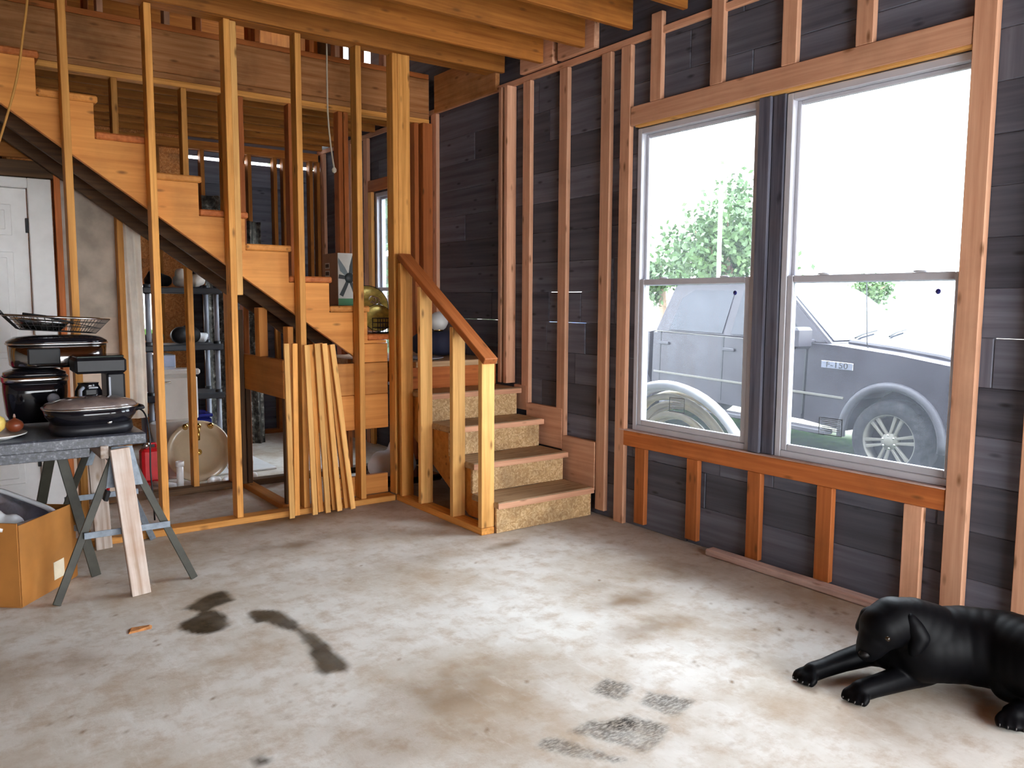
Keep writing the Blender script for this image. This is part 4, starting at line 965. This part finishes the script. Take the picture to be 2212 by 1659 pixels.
# rope and cord hanging in the stairwell
rp = thing('hanging_rope', 'thin pale rope with a knotted end hanging in the stairwell', 'rope', (2.4, 5.5, 2.1))
q = [V(705, 30, 1, 5.5), V(706, 125, 1, 5.5), V(708, 240, 1, 5.5), V(714, 310, 1, 5.5), V(722, 365, 1, 5.5)]
tube('cord', rp, bez(q, 5), .006, 'rope', 7); lathe('knot', rp, [(.001, -.02), (.014, -.012), (.017, .004), (.01, .018), (.001, .022)], 'rope', V(722, 368, 1, 5.5), 12)
oc = [V(62, -60, 1, 4.92), V(58, 10, 1, 4.92), V(50, 70, 1, 4.92), V(36, 170, 1, 4.92), V(0, 300, 1, 4.92), V(-60, 480, 1, 4.92)]
tag(tube('extension_cord', None, bez(oc, 5), .006, 'cord_orange', 7), 'old orange cord hanging down the far end of the partition', 'cord')
# ================================================================== OUTSIDE
SL = math.tan(R(1.963))
def gz(y): return -0.334+(y-4.099)*SL
def ground():
    xs = np.concatenate([np.linspace(XO+.02, 14, 24), np.linspace(16, 120, 20)]); ys = np.concatenate([np.linspace(-40, -2, 12), np.linspace(-1, 16, 40), np.linspace(18, 140, 20)])
    vs = []; fs = []
    for y in ys:
        for x in xs:
            z = gz(min(max(y, -6), 9)); vs.append((x, y, z+.02*math.sin(x*1.7+y)*math.sin(y*2.1)*min(1, abs(x-7.4)/3)))
    n = len(xs)
    for j in range(len(ys)-1):
        for i in range(n-1): fs.append([j*n+i, j*n+i+1, (j+1)*n+i+1, (j+1)*n+i])
    o = raw('ground', vs, fs, 'grass'); o['kind'] = 'structure'
ground()
def grass():
    vs, fs = [], []; rr = random.Random(3)
    for k in range(9000):
        x = rr.uniform(3.7, 7.2); y = rr.uniform(2.2, 8.5); h = rr.uniform(.03, .09); a = rr.uniform(0, 6.28); w = .006; z = gz(y)-.005
        dx, dy = math.cos(a)*w, math.sin(a)*w; lx, ly = rr.uniform(-.03, .03), rr.uniform(-.03, .03); n = len(vs)
        vs += [(x-dx, y-dy, z), (x+dx, y+dy, z), (x+lx, y+ly, z+h)]; fs.append([n, n+1, n+2])
    me = bpy.data.meshes.new('grass_blades'); me.from_pydata(vs, [], fs); me.materials.append(MATS['grass_blade']); o = mobj('grass_blades', me, None, I4, 'stuff')
    o['label'] = 'short green grass growing between the house and the truck'; o['category'] = 'grass'
grass()
# ---- pickup truck
a, pt = 0.0025, -0.0343
f = Vector((-math.sin(a)*math.cos(pt), -math.cos(a)*math.cos(pt), math.sin(pt))); l = Vector((math.cos(a), -math.sin(a), 0)); u_ = f.cross(l)
XF[0] = Matrix(((f.x, l.x, u_.x, 8.365), (f.y, l.y, u_.y, 4.099), (f.z, l.z, u_.z, -.334), (0, 0, 0, 1)))
tk = thing('pickup_truck', 'dark crew-cab pickup truck parked on the grass outside the big windows', 'truck', (-1.5, 0, 0))
def arch(cx, cz, r, a0, a1, n=12): return [(cx+r*math.cos(R(a0+(a1-a0)*k/n)), cz+r*math.sin(R(a0+(a1-a0)*k/n))) for k in range(n+1)]
HW = .97
def bodyside(nm, poly, hw, mat='truck_paint', bev=.05, top=None):
    """closed side outline swept across the truck; the shoulder is rounded and drawn in"""
    n = len(poly); rings = [(-hw+.0, 0.97), (-hw-.0, 1.0), (hw, 1.0), (hw, .97)]
    vs = []
    cx = sum(p[0] for p in poly)/n; cz = sum(p[1] for p in poly)/n
    lay = [(-hw, .985), (-hw+.05, 1.0), (hw-.05, 1.0), (hw, .985)]
    for y, s in lay: vs += [(cx+(p[0]-cx)*s, y, cz+(p[1]-cz)*s) for p in poly]
    fs = [list(range(n)), list(range(4*n-1, 3*n-1, -1))]
    for k in range(3):
        for i in range(n): fs.append([k*n+i, k*n+(i+1) % n, (k+1)*n+(i+1) % n, (k+1)*n+i])
    return raw(nm, vs, fs, mat, tk)
front = arch(0, .42, .47, 0, 180)
bodyside('front_body', [(.86, .45)]+[(.86, .55), (.90, .80), (.86, 1.08), (.55, 1.17), (0, 1.23), (-.62, 1.27), (-.95, 1.27), (-.95, .46)]+[(x, z) for x, z in reversed(front)]+[(.5, .44)], HW)
prism('hood', tk, [(.84, 1.09), (.80, 1.15), (.3, 1.24), (-.2, 1.285), (-.66, 1.31), (-.66, 1.24), (.3, 1.15)], 1, -.72, .72, 'truck_paint', .02)
bodyside('cab_lower', [(-.952, .46), (-.952, 1.27), (-3.15, 1.235), (-3.15, .50)], HW)
bodyside('bed', [(-3.19, .50), (-3.19, 1.24), (-5.0, 1.22), (-5.03, .60), (-4.2, .50)]+[(x, z) for x, z in arch(-3.67, .42, .47, 0, 180)][::1], HW)
def cabtop():
    lo, hi = .93, .70
    b = [(-.70, 1.26), (-1.42, 1.80), (-1.7, 1.865), (-2.9, 1.86), (-3.05, 1.80), (-3.16, 1.23)]
    vs = []
    for s in (-1, 1):
        for x, z in b:
            k = min(1, max(0, (z-1.25)/.6)); vs.append((x, s*(lo+(hi-lo)*k), z))
    n = len(b); fs = [list(range(n)), list(range(2*n-1, n-1, -1))]+[[i, (i+1) % n, n+(i+1) % n, n+i] for i in range(n)]
    return raw('cab', vs, fs, 'truck_paint', tk, I4, False, .02, 2)
cab = cabtop()
def sidequad(nm, pts, mat, off=.008, par=None):
    lo, hi = .93, .70
    vs = []
    for d in (off, .001):
        for x, z in pts:
            k = (z-1.25)/.6; vs.append((x, -(lo+(hi-lo)*k)-d, z))
    n = len(pts); fs = [list(range(n)), list(range(2*n-1, n-1, -1))]+[[i, (i+1) % n, n+(i+1) % n, n+i] for i in range(n)]
    return raw(nm, vs, fs, mat, par or cab)
sidequad('side_window', [(-1.02, 1.30), (-1.52, 1.74), (-1.98, 1.77), (-1.98, 1.28)], 'truck_glass'); sidequad('side_window', [(-2.10, 1.28), (-2.10, 1.77), (-2.70, 1.76), (-2.86, 1.66), (-2.92, 1.27)], 'truck_glass')
ws = [(-.745, 1.30), (-1.40, 1.785)]
raw('windscreen', [(ws[0][0]+.012, -.84, ws[0][1]), (ws[0][0]+.012, .84, ws[0][1]), (ws[1][0]+.012, .66, ws[1][1]), (ws[1][0]+.012, -.66, ws[1][1]), (ws[0][0]-.01, -.84, ws[0][1]), (ws[0][0]-.01, .84, ws[0][1]), (ws[1][0]-.01, .66, ws[1][1]), (ws[1][0]-.01, -.66, ws[1][1])], [[0, 1, 2, 3], [7, 6, 5, 4], [0, 4, 5, 1], [1, 5, 6, 2], [2, 6, 7, 3], [3, 7, 4, 0]], 'truck_glass', cab)
for y0, y1 in ((-.55, .05), (.1, .65)): tube('wiper', tk, [(-.68, y0, 1.325), (-.76, (y0+y1)/2, 1.36), (-.80, y1, 1.385)], .010, 'black_matte', 6)
for x0, x1 in ((-2.03, -2.045), (-.955, -.97), (-3.0, -3.015)): bx('door_seam', tk, x0, x1, -HW-.004, -HW+.01, .52, 1.25, 'black_matte', 0)
for x in (-1.94, -2.93):
    h_ = bx('door_handle', tk, x-.09, x+.07, -HW-.028, -HW-.004, 1.09, 1.125, 'truck_trim', .006)
bx('belt_trim', tk, -3.1, -1.0, -HW-.006, -HW+.02, 1.243, 1.250, 'alloy', .001); bx('side_moulding', tk, -3.1, -.5, -HW-.014, -HW+.01, .735, .758, 'alloy', .003)
for cx in (0, -3.67):
    pts = arch(cx, .42, .50, -6, 186, 22)
    tube('wheel_flare', tk, [(x, -HW-.004, z) for x, z in pts], .042, 'truck_trim', 8)
    lathe('wheel_well', tk, [(.001, 0), (.455, 0), (.455, .02), (.001, .02)], 'black_matte', M=T(cx, -.60, .42) @ Matrix.Rotation(R(90), 4, 'X'), seg=28)
bx('running_board', tk, -2.9, -.62, -HW-.10, -HW+.05, .36, .41, 'truck_trim', .01); bx('front_bumper', tk, .80, 1.0, -.93, .93, .48, .72, 'chrome', .03)
bx('headlamp', tk, .80, .885, -.95, -.62, .80, 1.02, 'pane_clean', .02)
bx('mirror_arm', tk, -.98, -.90, -1.06, -.90, 1.27, 1.30, 'truck_trim', .006); mi = bx('mirror', tk, -.98, -.85, -1.30, -1.02, 1.21, 1.43, 'truck_paint', .03)
tube('antenna', tk, [(-.38, -.80, 1.24), (-.40, -.80, 1.30), (-.46, -.80, 1.95)], .006, 'black_matte', 6)
def wheel(cx, side):
    M0 = T(cx, side*.86, .395) @ Matrix.Rotation(R(90)*(1 if side < 0 else -1), 4, 'X')   # local z points outwards
    ty = lathe('tyre', tk, [(.255, -.13), (.34, -.125), (.385, -.10), (.395, -.06), (.395, .06), (.385, .10), (.34, .125), (.262, .128), (.252, .11)], 'tyre', M=M0, seg=40)
    rim = lathe('rim', tk, [(.252, -.12), (.24, .06), (.252, .122), (.262, .124), (.262, .115)], 'alloy', M=M0, seg=40)
    lathe('brake', tk, [(.001, 0), (.22, 0), (.22, .02), (.001, .02)], 'black_matte', M=M0, seg=28)
    lathe('hub', rim, [(.085, .05), (.085, .10), (.075, .108), (.05, .11), (.045, .125), (.03, .13), (.001, .13)], 'alloy', M=M0, seg=24)
    for k in range(6):
        for s in (-1, 1):
            Mk = M0 @ Matrix.Rotation(R(60*k+12), 4, 'Z')
            bar_ = [(.07, s*.012), (.245, s*.016), (.245, s*.050), (.07, s*.034)]
            prism('spoke', rim, bar_, 2, .075, .108, 'alloy', .004, Mk)
    for k in range(6):
        q = M0 @ Matrix.Rotation(R(60*k+40), 4, 'Z') @ T(.062, 0, .108); lathe('lug_nut', rim, [(.001, 0), (.011, 0), (.010, .012), (.001, .013)], 'chrome', M=q, seg=8)
for cx in (0, -3.67):
    for s in (-1, 1): wheel(cx, s)
# model badge
bd = bx('badge', tk, -.77, -.42, -HW-.010, -HW-.003, 1.03, 1.10, 'chrome', .002)
def text(s, size, mat, parent, M, ext=.0015):
    cu_ = bpy.data.curves.new('lettering', 'FONT'); cu_.body = s; cu_.size = size; cu_.extrude = ext; cu_.align_x = 'CENTER'; cu_.align_y = 'CENTER'; cu_.space_character = 1.1
    o = bpy.data.objects.new('tmp', cu_); COL.objects.link(o); dg = bpy.context.evaluated_depsgraph_get(); me = bpy.data.meshes.new_from_object(o.evaluated_get(dg)); bpy.data.objects.remove(o)
    me.materials.append(MATS[mat]); return mobj('lettering', me, parent, M)
text('F-150', .085, 'black_matte', bd, T(-.595, -HW-.0115, 1.065) @ Matrix.Rotation(R(90), 4, 'X') @ Matrix.Scale(1.15, 4, Vector((1, 0, 0))))
XF[0] = I4.copy()
# ---- coil of pipe against the house
hs = thing('pipe_coil', 'big coil of cream plastic pipe standing in the grass below the window', 'pipe coil', (4.35, 3.98, gz(4)))
cc = V(1482, 960, 0, 4.45); 
for k in range(8):
    r = .62-.044*k+(.02 if k % 2 else 0); zc = cc.z+.17-.0*k
    Mk = T(cc.x+.045*(k % 3)-.06, cc.y, gz(cc.y)+.53+.006*k) @ Matrix.Rotation(R(90-14), 4, 'Y') @ Matrix.Rotation(R(20*k), 4, 'Z')
    tube('pipe_turn', hs, [Mk @ Vector((r*math.cos(t*.1309), r*math.sin(t*.1309), .012*math.sin(t*.26+k))) for t in range(48)], .030 if k < 2 else .024, 'hose_white' if k < 2 else 'hose', 8, True)
g0, g1 = V(1655, 930, 2, gz(4.0)+.03), V(1788, 950, 2, gz(3.6)+.03)
tag(bar('white_plank', None, g0, g1, .14, .03, 'white_paint', (0, 1, 0), .006), 'white plank lying in the grass below the truck door', 'plank')
g0, g1 = V(1392, 862, 2, gz(4.9)+.1), V(1445, 872, 2, gz(4.8)+.1)
# ---- blue vehicle behind the truck
XF[0] = T(13.2, 15.2, gz(9)) @ Matrix.Rotation(R(-100), 4, 'Z')
bc = thing('blue_truck', 'blue vehicle parked behind the dark pickup', 'car', (0, 0, 0))
prism('body', bc, [(2.2, .35), (2.25, .75), (1.9, 1.0), (.9, 1.08), (-2.2, 1.08), (-2.3, .4), (-1.9, .35)], 1, -.9, .9, 'blue_car', .06); prism('cabin', bc, [(.9, 1.07), (.3, 1.6), (-1.0, 1.65), (-1.5, 1.07)], 1, -.78, .78, 'blue_car', .08)
prism('side_window', bc, [(.6, 1.12), (.2, 1.52), (-.95, 1.55), (-1.25, 1.12)], 1, -.81, .81, 'truck_glass', .01); prism('windscreen', bc, [(.93, 1.12), (.36, 1.6), (.30, 1.58), (.80, 1.10)], 1, -.68, .68, 'truck_glass', .005)
for x in (1.4, -1.4):
    for s in (-1, 1): lathe('wheel', bc, [(.001, -.1), (.28, -.1), (.34, -.07), (.34, .07), (.28, .1), (.18, .09), (.001, .1)], 'tyre', M=T(x, s*.82, .34) @ Matrix.Rotation(R(90), 4, 'X'), seg=24)
XF[0] = I4.copy()
# ---- trees, pole, neighbouring house
def tree(lab, px, py, dist, cr, ch, n, seed, nm='tree'):
    c = P(px, py, 2, 1.0); d = FW+RT*(px-W/2)/F-UP*(py-H/2)/F; d = d/np.linalg.norm(d); c = CP+d*dist; g = gz(9)
    t_ = thing(nm, lab, 'tree', (c[0], c[1], g)); rr = random.Random(seed)
    tube('trunk', t_, bez([(c[0], c[1], g-.1), (c[0]+.05, c[1], g+(c[2]-g)*.5), (c[0]-.05, c[1]+.05, c[2]+.2)], 4), [.16-.008*k for k in range(9)], 'bark', 8)
    for k in range(5):
        an = k*1.26; tube('branch', t_, bez([(c[0], c[1], c[2]-ch*.5), (c[0]+cr*.3*math.cos(an), c[1]+cr*.3*math.sin(an), c[2]), (c[0]+cr*.6*math.cos(an), c[1]+cr*.6*math.sin(an), c[2]+ch*.4)], 3), [.06-.006*q for q in range(7)], 'bark', 6)
    cl = [(rr.gauss(0, .42)*cr, rr.gauss(0, .42)*cr, rr.gauss(0, .42)*ch) for k in range(26)]
    vs, fs = [], []
    for k in range(n):
        q = rr.choice(cl); s = cr*.17
        p = Vector((c[0]+q[0]+rr.gauss(0, s), c[1]+q[1]+rr.gauss(0, s), c[2]+q[2]+rr.gauss(0, s)))
        a_ = Vector((rr.uniform(-1, 1), rr.uniform(-1, 1), rr.uniform(-1, 1))).normalized()*.10; b__ = a_.cross(Vector((rr.uniform(-1, 1), rr.uniform(-1, 1), rr.uniform(-1, 1)))).normalized()*.06; m = len(vs)
        vs += [p-a_, p+b__, p+a_, p-b__]; fs.append([m, m+1, m+2, m+3])
    me = bpy.data.meshes.new('foliage'); me.from_pydata([tuple(v) for v in vs], [], fs); me.materials.append(MATS['leaf']); o = mobj('foliage', me, t_, I4, 'stuff')
tree('tall leafy tree beyond the pickup truck, seen through the window', 1575, 535, 24, 1.9, 1.5, 6500, 1)
tree('low green bush to the side of the tall tree beyond the truck', 1432, 590, 26, .75, .5, 2200, 2)
tree('dark tree showing above the truck windscreen', 1880, 628, 38, 1.0, .5, 1600, 4)
tree('leafy tree seen through the narrow stair window', 842, 580, 14, 2.2, 2.2, 4500, 6)
d = P(1552, 600, 0, 16.0); tag(tube('flag_pole', None, [(d[0], d[1], gz(9)), (d[0], d[1], 4.2)], .05, 'white_paint', 8), 'slim white pole standing before the tall tree', 'pole')
hx, hy = 26.0, 6.6
ho = thing('house', 'pale neighbouring house with a dark roof far beyond the truck hood', 'house', (hx, hy, gz(6)))
bx('wall', ho, hx-3, hx+3, hy-4, hy+2.6, gz(6)-.3, 2.0, 'siding', .02)
prism('roof', ho, [(hy-4.6, 1.95), (hy-.7, 4.2), (hy+3.2, 1.95), (hy+3.2, 1.8), (hy-.7, 4.0), (hy-4.6, 1.8)], 0, hx-3.5, hx+3.5, 'roofing', .02)
for y in (hy-2.5, hy+.6): wv = bx('window', ho, hx-3.04, hx-2.98, y, y+.9, .3, 1.4, 'truck_glass', .01)
# ================================================================== DOG
def at(px, py, z): p = P(px, py, 2, z); return (p[0], p[1], p[2])
dg_ = thing('dog', 'black dog lying on the concrete floor with its front legs stretched out', 'dog', at(2050, 1440, 0))
def S(px, py, z, r): return (*at(px, py, z), r)
E_n = S(1985, 1462, .045, .042)       # near elbow
body = [
    [S(1995, 1392, .16, .130), S(2080, 1392, .165, .135), S(2170, 1405, .17, .137), S(2265, 1440, .18, .14)],   # trunk
    [S(2005, 1375, .19, .120), S(1970, 1352, .23, .100), S(1940, 1342, .252, .084)],                            # neck
    [S(1930, 1342, .252, .086), S(1908, 1354, .235, .080)],                                                       # skull
    [S(1893, 1376, .20, .060), S(1882, 1394, .168, .050), S(1875, 1405, .148, .042)],                              # muzzle
    [S(1965, 1405, .13, .100), S(1995, 1440, .075, .066), S(1985, 1452, .052, .052), S(1930, 1470, .046, .043), S(1885, 1484, .042, .038), S(1860, 1492, .036, .038)],  # near arm
    [S(1930, 1395, .13, .09), S(1905, 1408, .09, .056), S(1880, 1410, .076, .048), S(1820, 1428, .056, .040), S(1780, 1443, .042, .035), S(1756, 1451, .036, .036)],  # far arm
    [S(2255, 1450, .15, .12), S(2215, 1470, .11, .09), S(2180, 1478, .09, .06)],                                  # thigh
    [S(2200, 1480, .08, .06), S(2235, 1520, .05, .046), S(2205, 1538, .04, .039), S(2190, 1545, .038, .038)],     # hind foot
    [S(2320, 1460, .14, .11), S(2370, 1490, .08, .05), S(2400, 1520, .03, .025)],                                  # rump, tail root
]
def toes(c, dirx, n=4, r=.0165):
    c = Vector(c[:3]); d = Vector(dirx).normalized(); s = Vector((-d.y, d.x, 0)); out = []
    for k in range(n):
        o = (k-(n-1)/2)*.0225; f_ = .030-.006*abs(k-(n-1)/2)
        out.append([(*(c+s*o*.7+d*.008+Vector((0, 0, .004))), r), (*(c+s*o+d*f_+Vector((0, 0, -.006))), r), (*(c+s*o+d*(f_+.012)+Vector((0, 0, -.015))), r*.85)])
    return out, [c+s*((k-(n-1)/2)*.0225)+d*(.030-.006*abs(k-(n-1)/2)+.022)+Vector((0, 0, -.014)) for k in range(n)], d
claws = []
for c, dd in ((S(1855, 1496, .030, 0), (-1, -.10, 0)), (S(1748, 1456, .030, 0), (-1, .05, 0)), (S(2185, 1549, .034, 0), (-.75, -.35, 0))):
    t_, cl, d_ = toes(c, dd); body += t_; claws.append((cl, d_))
blob('body', dg_, body, 'dog_fur', .0052, 9)
for cl, d_ in claws:
    for p in cl: tube('claw', dg_, [p-d_*.006+Vector((0, 0, .004)), p+d_*.004, p+d_*.006+Vector((0, 0, -.005))], [.003, .0025, .0008], 'claw', 6)
# ears hang beside the skull, nose and eye on the face
tw = Vector((-FW[0], -FW[1], -FW[2]))          # the side of the head that faces the room
e0 = Vector(at(1948, 1326, .28))+tw*.060; e1 = Vector(at(1962, 1362, .215))+tw*.085; e2 = Vector(at(1950, 1396, .165))+tw*.075
blob('ear', dg_, [[(*e0, .022), (*e0.lerp(e1, .5), .032), (*e1, .034), (*e1.lerp(e2, .6), .028), (*e2, .016)]], 'dog_fur', .006, 5)
f0 = Vector(at(1903, 1312, .295)); blob('ear', dg_, [[(*f0, .018), (*(f0+Vector((-.03, .03, -.03))), .028), (*(f0+Vector((-.04, .05, -.08))), .02)]], 'dog_fur', .006, 5)
lathe('nose', dg_, [(.001, -.012), (.016, -.008), (.02, 0), (.014, .01), (.001, .013)], 'dog_skin', Vector(at(1864, 1410, .146))+tw*.012, 14)
lathe('eye', dg_, [(.001, -.009), (.007, -.006), (.009, 0), (.007, .006), (.001, .009)], 'dog_eye', Vector(at(1897, 1366, .228))+tw*.072, 14)
for p in (at(2186, 1553, .03),): lathe('paw_pad', dg_, [(.001, -.006), (.018, -.004), (.022, 0), (.018, .004), (.001, .006)], 'dog_skin', M=T(p) @ Matrix.Rotation(R(80), 4, 'X') @ Matrix.Rotation(R(-30), 4, 'Y'), seg=14)
